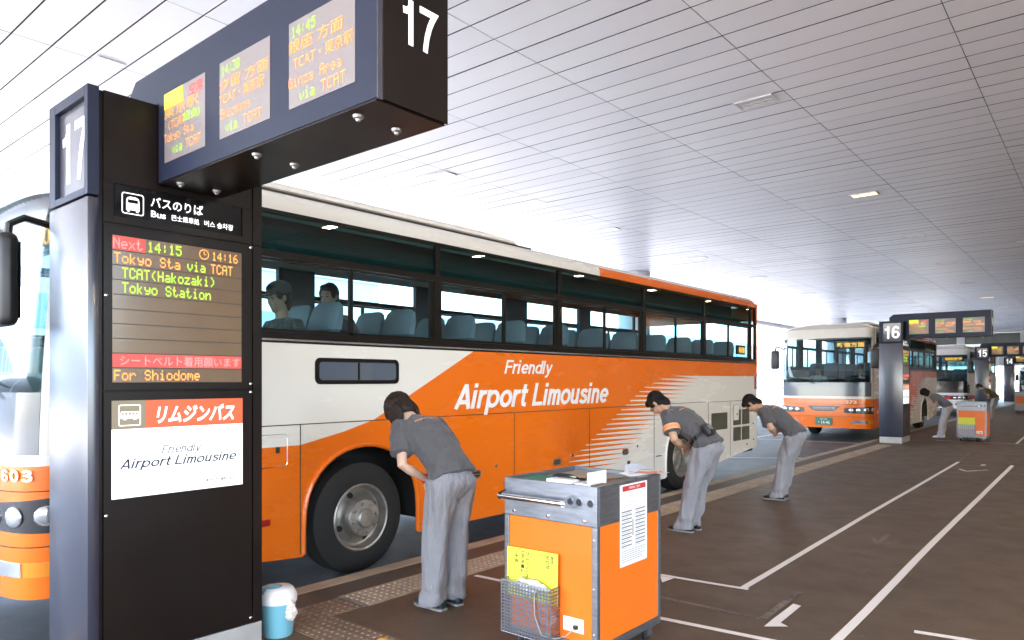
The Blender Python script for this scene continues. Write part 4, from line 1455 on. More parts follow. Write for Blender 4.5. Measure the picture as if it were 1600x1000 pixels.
    vo = [b.verts.new(O + YV * (a * s) + ZV * (c_ * s)) for a, c_ in rrect(0, 1, 0, 1, .08)]; vi = [b.verts.new(O + YV * (a * s) + ZV * (c_ * s)) for a, c_ in rrect(.05, .95, .05, .95, .05)]
    for i in range(len(vo)):
        j = (i + 1) % len(vo); b.faces.new((vo[i], vo[j], vi[j], vi[i]))
    def Q(pts): 
        b.faces.new([b.verts.new(O + YV * (a * s) + ZV * (c_ * s)) for a, c_ in pts])
    Q([(.10, .34), (.90, .34), (.90, .52), (.10, .52)]); Q([(.10, .62), (.90, .62), (.88, .68), (.12, .68)])
    for a in (.10, .24, .40, .56, .72, .86): Q([(a, .52), (a + .05, .52), (a + .05, .62), (a, .62)])
    for a in (.22, .66): Q([(a, .28), (a + .14, .28), (a + .14, .34), (a, .34)])
    obj('white_lettering', b, m_white2, po)
    b = BM()
    sign(b, 'Airport Limousine', (.0045, y0 + .035, 1.150), YV, ZV, .645, .053, stroke=.13, shear=.25)
    sign(b, 'Friendly', (.0045, y0 + .25, 1.217), YV, ZV, .215, .047, stroke=.105, shear=.25)
    text(b, '東京空港交通株式会社', (.0045, y0 + .50, 1.035), YV, ZV, w=.175, h=.019, bold=.02)
    obj('dark_lettering', b, m_ink, po)
    b = BM(); text(b, 'www.limousinebus.co.jp', (.0045, y0 + .19, 1.035), YV, ZV, w=.29, h=.017, bold=.015); obj('grey_lettering', b, m_inkg, po)
    return t

m_ledpink = M('led_pink', (.4, .1, .1), .5, emis=(1.0, .42, .40), estr=1.0)
m_white2 = M('poster_white', (.8, .8, .8), .5, emis=(1, 1, 1), estr=1.0)
pillar('17', -3.95, 1.90, 'tall brown black stop pillar numbered 17 with lit timetable screens, nearest the camera', True)
pillar('16', -3.98, 20.65, 'stop pillar numbered 16 standing beside the front of the second orange coach', False)
pillar('15', -4.18, 39.6, 'stop pillar numbered 15, far off beside the white coach', False)
pillar('14', -4.72, 57.6, 'stop pillar numbered 14, farthest and smallest near the right edge of the photo', False)

# ---------------------------------------------------------------- luggage service carts
m_cor = M('cart_orange_panel', (.80, .155, .010), .32, var=.06, vscale=3)
m_cst = M('cart_steel', (.235, .25, .285), .38, metal=.85, var=.18, vscale=9, stretch=(1, 1, 6))
m_ctop = M('cart_top_board', (.30, .24, .18), .4, var=.2)
m_paper = M('paper_white', (.78, .77, .75), .7)
m_redp = M('notice_red', (.5, .03, .03), .6)
m_hole = M('cart_socket_dark', (.012, .012, .012), .5)

def cart(loc, label, rz=0.0, fine=True):
    t = thing('service_cart', label, 'cart', loc, rz, 'orange service carts')
    hx, hy = .333, .3625
    b = BM()                                    # steel corner posts, upper band and base tray
    for x0, x1 in ((-hx, -hx + .035), (hx - .035, hx)):
        for y0, y1 in ((-hy, -hy + .035), (hy - .035, hy)):
            box(b, x0, x1, y0, y1, .15, .805, bev=.004)
    box(b, -hx, hx, -hy, hy, .10, .149, bev=.006)
    obj('frame', b, m_cst, t)
    b = BM()
    box(b, -hx, hx, -hy, -hy + .018, .806, 1.03, bev=.003); box(b, -hx, hx, hy - .018, hy, .806, 1.03, bev=.003)
    box(b, -hx, -hx + .018, -hy + .019, hy - .019, .806, 1.03, bev=.003); box(b, hx - .018, hx, -hy + .019, hy - .019, .806, 1.03, bev=.003)
    ub = obj('upper_band', b, m_cst, t)
    b = BM()
    for x in (-.255, 0, .252): lathe(b, [(.013, 0), (.013, .004), (.009, .009), (0, .010)], (x, -hy, .834), 'Y', 12)
    for v in b.verts: v.co.y = -hy - (v.co.y + hy)
    for x in (hx - .017,):
        for z in (.22, .47, .74): lathe(b, [(.006, 0), (.006, .003), (0, .004)], (x, -hy - .0035, z), 'Y', 8)
    bmesh.ops.recalc_face_normals(b, faces=b.faces)
    obj('rivet', b, m_chrome, ub, smooth=True)
    b = BM(); box(b, -hx + .019, hx - .019, -hy + .019, hy - .019, .975, 1.0); obj('top_board', b, m_ctop, t)
    for nm, a in (('front_panel', (-hx + .036, hx - .036, -hy + .004, -hy + .014, .151, .804)), ('back_panel', (-hx + .036, hx - .036, hy - .014, hy - .004, .151, .804)),
                  ('side_panel', (hx - .014, hx - .002, -hy + .036, hy - .036, .151, .815)), ('side_panel', (-hx + .002, -hx + .014, -hy + .036, hy - .036, .151, .804))):
        b = BM(); box(b, *a, bev=.002, seg=1); obj(nm, b, m_cor, t)
    # push bar across the near side
    b = BM()
    tube(b, [(-.305, -hy - .085, .932), (.185, -hy - .085, .932)], .0175, n=14)
    for x in (-.285, .172): 
        prism(b, [(-hy - .10, .914), (-hy - .0, .892), (-hy, .972), (-hy - .10, .950)], 'X', x - .012, x + .012)
    obj('push_bar', b, m_chrome, t, smooth=True)
    for x in (.215, .29):
        b = BM(); lathe(b, [(.0225, 0), (.0225, .003), (.0195, .004), (.018, .001), (0, .001)], (x, -hy - .001, .936), 'Y', 20)
        for v in b.verts: v.co.y = -hy - .0005 - (v.co.y + hy)
        bmesh.ops.recalc_face_normals(b, faces=b.faces)
        so = obj('socket', b, m_cst, t, smooth=True)
        b = BM(); cyl(b, (x, -hy - .001, .936), (x, -hy - .0028, .936), .0185, n=18); obj('socket_hole', b, m_hole, so)
    # perforated basket hung on the near side
    bx0, bx1, by0, bz0, bz1 = -.280, .080, -hy - .09, .135, .438
    b = BM()
    def perf(p0, u, v, nu, nv, th=.003):
        # sheet with square holes
        p0, u, v = Vector(p0), Vector(u), Vector(v)
        for i in range(nu + 1):
            a = p0 + u * (i / nu)
            s = u.normalized() * (.42 * u.length / nu / 2)
            q = [a - s, a + s, a + s + v, a - s + v]
            b.faces.new([b.verts.new(x) for x in q])
        for j in range(nv + 1):
            a = p0 + v * (j / nv)
            s = v.normalized() * (.42 * v.length / nv / 2)
            n_ = u.cross(v).normalized() * .0006
            q = [a - s, a - s + u, a + s + u, a + s]
            b.faces.new([b.verts.new(x + n_) for x in q])
    nu = 16 if fine else 8
    perf((bx0, by0, bz0), (bx1 - bx0, 0, 0), (0, 0, bz1 - bz0), nu, nu)
    perf((bx0, by0, bz0), (0, -hy - by0, 0), (0, 0, bz1 - bz0), 6, nu); perf((bx1, by0, bz0), (0, -hy - by0, 0), (0, 0, bz1 - bz0), 6, nu)
    perf((bx0, by0, bz0), (bx1 - bx0, 0, 0), (0, -hy - by0, 0), nu, 6)
    for z in (bz0, bz1):
        tube(b, [(bx0, -hy, z), (bx0, by0, z), (bx1, by0, z), (bx1, -hy, z)], .004, n=6)
    for x in (bx0, bx1): tube(b, [(x, by0, bz0), (x, by0, bz1)], .004, n=6)
    obj('basket', b, m_cst, t)
    # outlet with its short cable
    b = BM(); box(b, .108, .248, -hy - .008, -hy + .003, .205, .285, bev=.004); ou = obj('outlet', b, M('outlet_white', (.75, .74, .70), .4), t)
    b = BM(); box(b, .19, .215, -hy - .03, -hy - .008, .228, .25, bev=.004); obj('plug', b, m_blackp, ou)
    b = BM(); tube(b, [(.20, -hy - .03, .235), (.16, -hy - .05, .19), (.10, -hy - .07, .165), (.03, -hy - .105, .18), (-.02, -hy - .105, .28), (-.025, -hy - .10, .40), (-.01, -hy - .06, .45)], .0032, n=6); obj('cable', b, M('cable_grey', (.30, .285, .26), .5), ou, smooth='all')
    # casters
    for x in (-.25, .27):
        for y in (-.27, .29):
            b = BM(); box(b, x - .03, x + .03, y - .035, y + .035, .075, .099); box(b, x - .026, x - .020, y - .03, y + .03, .03, .0755); box(b, x + .020, x + .026, y - .03, y + .03, .03, .0755)
            ca = obj('caster', b, m_cst, t)
            b = BM(); lathe(b, [(0, -.016), (.035, -.016), (.043, -.010), (.043, .010), (.035, .016), (0, .016)], (x, y, .043), 'X', 20); obj('caster_wheel', b, m_rubber, ca, smooth=True)
    b = BM(); box(b, -.06, .10, -.3, .3, .02, .095, bev=.01); obj('battery_box', b, m_blackp, t)
    # hook on the left
    b = BM(); box(b, -hx - .035, -hx - .001, -hy + .03, -hy + .10, .96, 1.0, bev=.006); obj('hook', b, M('hook_red', (.16, .03, .025), .4), t)
    return t
CX_, CY_ = -2.4735, 3.648
cart((CX_, CY_, 0), 'orange and steel service cart with a notice taped to its side, nearest the camera')
cart((-2.72, 22.35, 0), 'orange service cart beside stop 16 with a yellow flyer in its basket', fine=False)
cart((-3.15, 43.0, 0), 'orange service cart farthest off at the right edge beside stop 15', fine=False)
def flyer(ox, oy, label, inkt):
    f = BM()
    prism(f, [(-.295, .33), (.082, .33), (.082, .628), (-.295, .620)], 'Y', -.006, -.004)
    y_ = -.3625 - .018
    for v in f.verts: v.co.y += y_ + (v.co.z - .33) * .02
    o = obj('flyer', f, M('yellow_paper', (.66, .63, .05), .6), None)
    o.location = (ox, oy, 0)
    tag(o, label, 'flyer', 'yellow flyers in cart baskets')
    if inkt:
        b = BM()
        for s, x, z, h in (('ご案内', -.232, .445, .02), ('エアポート', -.185, .43, .02), ('リムジンバス', -.15, .43, .02), ('空港', .03, .43, .02), ('のりば', .0, .45, .018)):
            for i, ch in enumerate(s):
                text(b, ch, (x, y_ - .0075 + (.6 - i * .026 - .33) * .02, .585 - i * .026), XV, ZV, w=.022, h=.022, bold=.02)
        obj('lettering', b, m_ink, o)
flyer(CX_, CY_, 'yellow flyer standing in the wire basket of the nearest cart', True)
flyer(-2.72, 22.35, 'yellow flyer standing in the basket of the cart beside stop 16', False)
# crumpled plastic in the basket
b = BM(); ellipsoid(b, (-.10, -.415, .42), (.13, .028, .045), sub=4)
for v in b.verts: v.co += Vector((noise.noise(v.co * 25), noise.noise(v.co * 25 + Vector((7, 0, 0))), noise.noise(v.co * 25 + Vector((0, 9, 0))))) * .035
pk = obj('plastic_wrap', b, M('clear_wrap', (.6, .58, .50), .25, spec=.8), None, smooth='all'); pk.location = (CX_, CY_, 0)
tag(pk, 'crumpled clear plastic wrap lying in the wire basket of the nearest cart', 'wrap')
# notice on the side
n_ = BM(); box(n_, .3345, .3355, -.128, .183, .540, 1.012); no = obj('notice', n_, m_paper, None); no.location = (CX_, CY_, 0)
tag(no, 'printed white notice with a red heading taped to the side of the nearest cart', 'notice')
b = BM(); box(b, .3356, .3359, -.100, .165, .972, 1.003); obj('heading', b, m_redp, no)
b = BM(); text(b, '手荷物のご案内', (.3362, -.03, .980), YV, ZV, w=.13, h=.016); obj('heading_lettering', b, m_paper, no)
b = BM()
rg = random.Random(5)
z = .955
while z > .86:
    text(b, 'リムジンバスをご利用のお客様へ'[:rg.randint(8, 15)], (.3358, -.10, z), YV, ZV, h=.009); z -= .018
z = .85
while z > .64:
    for y0 in (-.11, .045):
        box(b, .3356, .3358, y0, y0 + .115, z, z + .0075)
        box(b, .3356, .3358, y0, y0 + .115 * rg.uniform(.4, .95), z - .008, z - .0055)
    z -= .022
box(b, .3356, .336, .012, .022, .705, .80)
z = .625
while z > .56:
    box(b, .3356, .3358, -.11, .165 * rg.uniform(.5, 1), z, z + .003); z -= .012
obj('notice_print', b, M('print_grey', (.16, .15, .15), .7), no)
# things lying on the top of the near cart
b = BM()
tube(b, [(-.14, -.12, 1.025), (-.10, -.125, 1.028), (.0, -.14, 1.028), (.055, -.147, 1.025)], [.012, .022, .023, .013], n=14)
mk = obj('radio', b, m_blackp, None, smooth=True); mk.location = (CX_, CY_, 0); tag(mk, 'black rounded handset lying on top of the nearest cart', 'handset')
b = BM(); box(b, .0, .05, -.157, -.153, 1.036, 1.043); obj('label_patch', b, M('patch_pale', (.6, .6, .4), .5), mk)
b = BM(); box(b, -.01, .17, -.375, -.29, 1.0305, 1.052, bev=.008); cd = obj('card_tray', b, m_white, None, smooth=True); cd.location = (CX_, CY_, 0); tag(cd, 'white plastic tray lying on the near edge of the nearest cart', 'tray')
b = BM()
for y0, y1, z0, z1 in ((-.365, -.350, 1.0305, 1.105), (-.205, -.19, 1.0305, 1.105), (-.3495, -.2055, 1.09, 1.105)):
    box(b, .270, .285, y0, y1, z0, z1, bev=.003)
box(b, .18, .2695, -.36, -.195, 1.0315, 1.04, bev=.002); box(b, .275, .280, -.3495, -.2055, 1.041, 1.0895)
st = obj('card_stand', b, m_white, None); st.location = (CX_, CY_, 0); tag(st, 'white plastic card stand upright on the corner of the nearest cart', 'stand')
def sheet(x, y, w, l, rz, z, m, name, label, curl=0.02):
    b = BM(); nx = 8
    A = [[b.verts.new(((i / nx - .5) * w, (j - .5) * l, curl * math.sin(i / nx * 2.2 + j) ** 2 + k)) for i in range(nx + 1)] for k in (0, .0015) for j in (0, 1)]
    for i in range(nx):
        b.faces.new((A[0][i], A[1][i], A[1][i + 1], A[0][i + 1])); b.faces.new((A[2][i], A[2][i + 1], A[3][i + 1], A[3][i]))
    o = obj(name, b, m, None); o.location = (x, y, z); o.rotation_euler = (0, 0, rz); tag(o, label, 'papers'); return o
sheet(CX_ + .215, CY_ + .33, .21, .28, .5, 1.035, M('paper_blue', (.62, .68, .76), .6), 'paper_sheet', 'pale blue paper sheet curling on the far corner of the nearest cart', .035)
sheet(CX_ + .27, CY_ + .27, .30, .12, 1.15, 1.033, m_paper, 'paper_sheet', 'white paper with an orange end lying over the side edge of the nearest cart', .01)
sheet(CX_ - .19, CY_ - .19, .24, .30, .2, 1.003, M('paper_green', (.05, .20, .12), .5), 'paper_sheet', 'dark green folder on the left of the nearest cart top', .012)
sheet(CX_ - .08, CY_ + .16, .42, .30, -.1, 1.003, M('paper_brown', (.36, .28, .20), .5), 'paper_sheet', 'brown clipboard sheet lying flat on the nearest cart top', .006)
b = BM(); tube(b, [(.20, .20, 1.048), (.37, .31, 1.052)], .004, n=8); pn = obj('pencil', b, m_cor, None); pn.location = (CX_, CY_, 0); tag(pn, 'orange pencil lying across the papers on the nearest cart', 'pencil')

# ---------------------------------------------------------------- small bin, cone
t = thing('pedal_bin', 'small teal waste bin with a white swing lid behind pillar 17', 'bin', (-4.05, 2.52, 0))
m_teal = M('bin_teal', (.18, .43, .51), .35, spec=.6)
b = BM(); lathe(b, [(0, 0), (.088, 0), (.092, .01), (.112, .215), (.114, .22)], n=36); obj('body', b, m_teal, t, smooth=True)
b = BM(); lathe(b, [(.117, .212), (.119, .235), (.116, .255), (.098, .29), (.082, .303), (.0, .306)], n=36)
obj('lid', b, M('bin_white', (.74, .70, .66), .4), t, smooth=True)
b = BM(); ellipsoid(b, (-.02, -.025, .268), (.088, .085, .052), sub=3); obj('flap', b, M('bin_flap_teal', (.13, .33, .40), .25, coat=.3), t, smooth='all')
b = BM(); ellipsoid(b, (.115, .02, .16), (.030, .036, .055), sub=4); ellipsoid(b, (.112, .015, .21), (.018, .022, .035), sub=4)
for v in b.verts: v.co += Vector((noise.noise(v.co * 45), noise.noise(v.co * 45 + Vector((5, 0, 0))), noise.noise(v.co * 45 + Vector((0, 8, 0))))) * .012
obj('bag', b, M('bag_plastic', (.72, .62, .54), .35), t, smooth='all')
t = thing('safety_cone', 'orange yellow rounded cone top at the bottom edge of the photo', 'cone', (-2.40, 2.00, 0))
b = BM(); lathe(b, [(0, .5), (.015, .4985), (.032, .49), (.046, .47), (.055, .43), (.10, .18), (.13, .03)], n=28); obj('cone_body', b, M('cone_orange', (.85, .36, .02), .4), t, smooth=True)
b = BM(); box(b, -.18, .18, -.18, .18, 0, .03, bev=.012); obj('cone_base', b, m_rubber, t)
# ---------------------------------------------------------------- people
m_skin = M('skin', (.50, .29, .19), .5, var=.08, vscale=14)
m_skinf = M('skin_fair', (.60, .38, .28), .5, var=.08, vscale=14)
m_hair = M('black_hair', (.008, .006, .0055), .6, bump=.8, bscale=70, stretch=(1, 1, .15), spec=.2)
m_hairb = M('brown_hair', (.020, .011, .007), .55, spec=.25, bump=.8, bscale=70, stretch=(1, 1, .15))
def cloth(name, col, rough=.85, bump=.25):
    if name in MATS: return MATS[name]
    m = bpy.data.materials.new(name); t = NT(m)
    vec, o = t.xyz()
    n1 = t.noise(9, 5, .6, vec=vec); n2 = t.noise(420, 2, .5, vec=vec)
    t.link(t.mix(n1, tuple(c * .86 for c in col), tuple(c * 1.14 for c in col)), t.b.inputs['Base Color'])
    t.b.inputs['Roughness'].default_value = rough
    t.b.inputs['Sheen Weight'].default_value = .15
    bn = t.node('ShaderNodeBump'); bn.inputs['Strength'].default_value = bump; bn.inputs['Distance'].default_value = .003
    t.link(n2, bn.inputs['Height'])
    wr = t.noise(1.0, 3, .55, vec=vec, stretch=(20, 20, 5.5))
    b2 = t.node('ShaderNodeBump'); b2.inputs['Strength'].default_value = .75; b2.inputs['Distance'].default_value = .035
    t.link(wr, b2.inputs['Height']); t.link(bn.outputs[0], b2.inputs['Normal']); t.link(b2.outputs[0], t.b.inputs['Normal'])
    MATS[name] = m
    return m
m_shirt = cloth('charcoal_shirt', (.078, .072, .075))
m_trous = cloth('grey_trousers', (.235, .228, .242))
m_shoe = M('black_shoe', (.012, .011, .012), .4)
m_sole = M('shoe_sole', (.25, .24, .22), .6)

def remesh(bm, vox, it=4, fac=.5):
    me = bpy.data.meshes.new('tmp'); bm.to_mesh(me); bm.free()
    o = bpy.data.objects.new('tmp', me); COL.objects.link(o)
    r = o.modifiers.new('r', 'REMESH'); r.mode = 'VOXEL'; r.voxel_size = vox
    s = o.modifiers.new('s', 'SMOOTH'); s.iterations = it; s.factor = fac
    dg = bpy.context.evaluated_depsgraph_get()
    m2 = bpy.data.meshes.new_from_object(o.evaluated_get(dg))
    out = bmesh.new(); out.from_mesh(m2)
    bpy.data.objects.remove(o); bpy.data.meshes.remove(me); bpy.data.meshes.remove(m2)
    return out

def loft(bm, rings, n=24):
    """rings: (centre, axis_a, ra, axis_b, rb)"""
    rows = []
    for c, a, ra, b, rb in rings:
        c, a, b = Vector(c), Vector(a), Vector(b)
        rows.append([bm.verts.new(c + a * (ra * math.cos(2 * PI * i / n)) + b * (rb * math.sin(2 * PI * i / n))) for i in range(n)])
    fs = []
    for p, q in zip(rows, rows[1:]):
        for i in range(n):
            j = (i + 1) % n
            fs.append(bm.faces.new((p[i], p[j], q[j], q[i])))
    fs.append(bm.faces.new(rows[0][::-1])); fs.append(bm.faces.new(rows[-1]))
    bmesh.ops.recalc_face_normals(bm, faces=fs)

def fold(bm, amp, scale, along=None, seed=0.0):
    """soft cloth folds: move vertices along their normals by a stretched noise"""
    bm.normal_update()
    for v in bm.verts:
        p = v.co.copy()
        q = Vector((p.x * scale[0] + seed, p.y * scale[1], p.z * scale[2]))
        d = noise.noise(q) + .5 * noise.noise(q * 2.3 + Vector((3.1, 1.7, 0)))
        v.co += v.normal * d * amp

def ik(S, T, l1, l2, pole):
    S, T, pole = Vector(S), Vector(T), Vector(pole)
    d = T - S; L = min(d.length, (l1 + l2) * .995)
    u = d.normalized()
    a = (l1 * l1 - l2 * l2 + L * L) / (2 * L)
    h = math.sqrt(max(0, l1 * l1 - a * a))
    p = (pole - u * pole.dot(u)).normalized()
    return S + u * a + p * h, S + u * L

def hand(bm, W, d, side, palm_n, curl=.9, k=1.0):
    """palm and five curled fingers; W wrist, d direction of the hand, palm_n the way the palm faces, side = thumb direction"""
    d, side, pn = Vector(d).normalized(), Vector(side).normalized(), Vector(palm_n).normalized()
    loft(bm, [(W - d * .01, side, .026 * k, pn, .019 * k), (W + d * .03 * k, side, .036 * k, pn, .017 * k), (W + d * .075 * k, side, .041 * k, pn, .014 * k), (W + d * .092 * k, side, .038 * k, pn, .012 * k)], 12)
    for i, (o, ln, r) in enumerate(((.030, .072, .0088), (.010, .080, .0092), (-.011, .075, .0088), (-.031, .060, .0078))):
        p = W + d * .085 * k + side * (o * k)
        pts = [p - d * .02]; dirv = d + side * (o * .8)
        ang = .15
        for q in (.42, .33, .25):
            pts.append(pts[-1] + (dirv * math.cos(ang) + pn * math.sin(ang)).normalized() * (ln * q * 1.15 * k))
            ang += curl * (.55 + .1 * i)
        tube(bm, pts, [r * k, r * k, r * .92 * k, r * .75 * k], n=8)
    p = W + d * .025 * k + side * .028 * k
    tube(bm, [p, p + (d * .5 + side * .6 + pn * .2).normalized() * .035 * k, p + (d * .75 + side * .35 + pn * .45).normalized() * .066 * k], [.012 * k, .0105 * k, .008 * k], n=8)

def person(label, loc, rz, bow=50, neck=12, hx=-.20, hz=.93, k=1.0, woman=False, hand_at=(.25, -.10), fine=True, skin=None, hairm=None, shirt=None, trousers=None, shoes=None,
           armband=False, pouch=False, lettering=True, glasses=False, cuffs=False, wristband=False, seated=False, cap=None, group=None, arms='front', width=1.0, shirt_len=.10):
    t = thing('person', label, 'person', loc, rz, group)
    skin = skin or m_skin; hairm = hairm or m_hair; shirt = shirt or m_shirt; trousers = trousers or m_trous
    vox = .0065 if fine else .012
    Y = Vector((0, 1, 0))
    P = Vector((hx, 0, hz)) * 1.0
    # spine as a curve that rounds forward
    def ang(s): return math.radians(bow) * (.70 + .42 * min(1, s / .5))
    pts = {}; p = P.copy(); s = 0.0
    cur = [(0.0, p.copy())]
    while s < .56 * k:
        a = ang(s / k); p = p + Vector((math.sin(a), 0, math.cos(a))) * .01; s += .01
        cur.append((s, p.copy()))
    def SP(s):
        s *= k
        if s <= 0: a = ang(0); u = Vector((math.sin(a), 0, math.cos(a))); return P + u * s, u
        i = min(len(cur) - 1, int(round(s / .01)))
        a = ang(s / k); return cur[i][1], Vector((math.sin(a), 0, math.cos(a)))
    def back(u): return Vector((-u.z, 0, u.x))
    N, uN = SP(.53)
    ah = math.radians(bow * 1.12 + neck)
    hu = Vector((math.sin(ah), 0, math.cos(ah))); hf = Vector((math.cos(ah), 0, -math.sin(ah)))
    nk = ((uN + hu) / 2).normalized()
    Hc = N + nk * .085 * k + hu * .095 * k
    hr = Matrix((hf, Y, hu)).transposed()
    C, uC = SP(.45)
    sw = (.155 if woman else .175) * width * k
    hand_p = P + Vector((hand_at[0], 0, hand_at[1]))
    # ---- body
    b = BM()
    def hp(f, y, u): return Hc + hf * f * k + Y * y * k + hu * u * k
    ellipsoid(b, hp(-.008, 0, .03), (.099 * k, .077 * k, .098 * k), hr)
    ellipsoid(b, hp(.030, 0, -.045), (.064 * k, .058 * k, .078 * k), hr)
    ellipsoid(b, hp(.062, 0, -.100), (.026 * k, .027 * k, .022 * k), hr)
    ellipsoid(b, hp(.098, 0, -.022), (.018 * k, .014 * k, .026 * k), hr)
    ellipsoid(b, hp(.082, 0, .022), (.016 * k, .048 * k, .014 * k), hr)
    ellipsoid(b, hp(.083, 0, -.066), (.013 * k, .025 * k, .011 * k), hr)
    for q in (-1, 1):
        ellipsoid(b, hp(-.005, q * .079, -.012), (.018 * k, .010 * k, .031 * k), hr)
        ellipsoid(b, hp(.066, q * .036, -.035), (.022 * k, .020 * k, .022 * k), hr)
    tube(b, [N - uN * .06 * k, N, Hc - hu * .05 * k - hf * .01 * k], [.062 * k, .055 * k, .052 * k], n=16)
    loft(b, [(SP(s_)[0], Y, a_ * k * width, back(SP(s_)[1]), d_ * k) for s_, a_, d_ in ((-.06, .09, .05), (.1, .11, .06), (.3, .14, .08), (.45, .14, .075), (.53, .06, .05))])
    elbows = {}
    for q in (1, -1):
        S = C + Y * q * sw + uC * .01
        if arms == 'front':
            T = hand_p + Y * q * .035 + Vector((0, 0, .06))
            pole = Vector((-.25, q * .8, -.1))
        elif arms == 'wheel':
            T = P + Vector((.42, q * .2, .32)); pole = Vector((0, q * .6, -1))
        else:
            T = P + Vector((.10, q * .26, -.02)); pole = Vector((-1, q * .5, 0))
        E, Wr = ik(S, T, .285 * k, .245 * k, pole)
        elbows[q] = (S, E, Wr)
        r0 = .82 if woman else 1.0
        tube(b, [S, S.lerp(E, .5), E, E.lerp(Wr, .3), E.lerp(Wr, .75), Wr], [.052 * k * r0, .047 * k * r0, .040 * k * r0, .042 * k * r0, .032 * k * r0, .027 * k * r0], n=14)
        d = (Wr - E).normalized()
        if arms == 'front':
            d = (d + Vector((.15, -q * .55, -.25))).normalized()
            pn = Vector((-1, 0, -.2)); th = d.cross(pn) * q
            hand(b, Wr + Vector((.015 * q, 0, 0)), d, -th if th.z < 0 else th, pn, curl=.7, k=k * (.92 if woman else 1.0))
        else:
            hand(b, Wr, d, Y * -q, Vector((0, 0, -1)), curl=.9, k=k)
        if not seated:
            A = Vector((0.0, q * .085, .085)); K = Vector((hx * .45 + .03, q * .092, hz * .52)); Hj = P + Vector((0, q * .088, -.04))
            tube(b, [Hj, K, A], [.075 * k, .052 * k, .036 * k], n=14)
            loft(b, [(A + Vector((-.05, 0, -.045)), Y, .028, ZV, .03), (A + Vector((.03, 0, -.04)), Y, .036, ZV, .035), (A + Vector((.13, 0, -.06)), Y, .038, ZV, .018)], 14)
        else:
            K = P + Vector((.42, q * .10, .02)); A = P + Vector((.40, q * .10, -.42))
            tube(b, [P + Vector((0, q * .088, 0)), K, A], [.08, .058, .04], n=14)
    b = remesh(b, vox, 2)
    obj('body', b, skin, t, smooth='all')
    # ---- eyes and brows
    b = BM()
    for q in (-1, 1):
        ellipsoid(b, hp(.084, q * .031, .002), (.009 * k, .013 * k, .006 * k), hr, sub=2)
        ellipsoid(b, hp(.090, q * .032, .026), (.008 * k, .019 * k, .004 * k), hr, sub=2)
    obj('eye', b, m_hair, t, smooth='all')
    # ---- hair
    b = BM()
    if woman:
        ellipsoid(b, hp(-.014, 0, .036), (.118 * k, .100 * k, .112 * k), hr)
        for q in (-1, 1):
            ellipsoid(b, hp(-.005, q * .072, -.040), (.080 * k, .026 * k, .100 * k), hr)
            ellipsoid(b, hp(.045, q * .066, -.055), (.045 * k, .022 * k, .085 * k), hr)
        ellipsoid(b, hp(-.060, 0, -.035), (.052 * k, .080 * k, .085 * k), hr)
        ellipsoid(b, hp(.060, 0, .060), (.050 * k, .070 * k, .050 * k), hr)
    else:
        ellipsoid(b, hp(-.020, 0, .044), (.103 * k, .0845 * k, .100 * k), hr)
        ellipsoid(b, hp(.050, 0, .088), (.050 * k, .066 * k, .036 * k), hr)
        ellipsoid(b, hp(-.060, 0, -.040), (.047 * k, .068 * k, .088 * k), hr)
        for q in (-1, 1): ellipsoid(b, hp(.028, q * .0715, .030), (.034 * k, .014 * k, .050 * k), hr); ellipsoid(b, hp(-.035, q * .066, -.02), (.035 * k, .018 * k, .055 * k), hr)
    b = remesh(b, vox, 3)
    bmesh.ops.recalc_face_normals(b, faces=b.faces); b.normal_update()
    inv = hr.transposed()
    for v in b.verts:
        q = inv @ (v.co - Hc)
        a_ = math.atan2(q.y, q.x - .0)
        d = noise.noise(Vector((a_ * 9, q.z * 9, 2.0))) * .55 + noise.noise(Vector((a_ * 26, q.z * 12, 5.0))) * .45
        v.co += v.normal * d * (.0075 if woman else .0065) * k
    if cap is None or woman:
        obj('hair', b, hairm, t, smooth='all')
    else:
        obj('hair', b, hairm, t, smooth='all')
    if cap:
        b = BM(); ellipsoid(b, hp(-.012, 0, .070), (.112 * k, .094 * k, .082 * k), hr); ellipsoid(b, hp(.115, 0, .035), (.065 * k, .075 * k, .010 * k), hr)
        b = remesh(b, vox, 2); obj('cap', b, cap, t, smooth='all')
    if glasses:
        b = BM()
        for q in (-1, 1):
            ring = [hp(.100, q * .033 + .024 * math.cos(2 * PI * i / 16), .0 + .016 * math.sin(2 * PI * i / 16)) for i in range(17)]
            tube(b, ring, .0016, n=5); tube(b, [hp(.098, q * .057, .004), hp(.0, q * .080, .006)], .0016, n=5)
        tube(b, [hp(.102, -.010, .003), hp(.102, .010, .003)], .0016, n=5)
        obj('glasses', b, m_hole, t)
    # ---- shirt
    b = BM()
    wv = .93 if woman else 1.0
    prof = ((-.025, .184, .152), (.02, .180, .142), (.07, .170, .128), (.15, .164, .120), (.26, .176, .124), (.36, .188, .126), (.43, .186, .112), (.485, .155, .088), (.52, .090, .072), (.545, .068, .066))
    rings = []
    for s_, a_, d_ in prof:
        c_, u_ = SP(s_)
        if s_ < .03: u_ = (u_ * .7 + ZV * .3).normalized()
        rings.append((c_, Y, a_ * k * width * wv, back(u_), d_ * k))
    loft(b, rings, 32)
    for q in (1, -1):
        S, E, Wr = elbows[q]
        tube(b, [S - Y * q * .06 * k + uC * .0, S + Y * q * .005, S.lerp(E, .3), S.lerp(E, .72)], [.072 * k * wv, .080 * k * wv, .081 * k * wv, .086 * k * wv], n=20)
    b = remesh(b, .009 if fine else .014, 5, .6)
    fold(b, .010, (9, 14, 7), seed=loc[1])
    fold(b, .005, (24, 20, 18), seed=loc[1] + 4)
    if fine: bmesh.ops.smooth_vert(b, verts=b.verts, factor=.5, use_axis_x=True, use_axis_y=True, use_axis_z=True)
    bmesh.ops.recalc_face_normals(b, faces=b.faces)
    bvh = BVHTree.FromBMesh(b)
    so = obj('shirt', b, shirt, t, smooth='all')
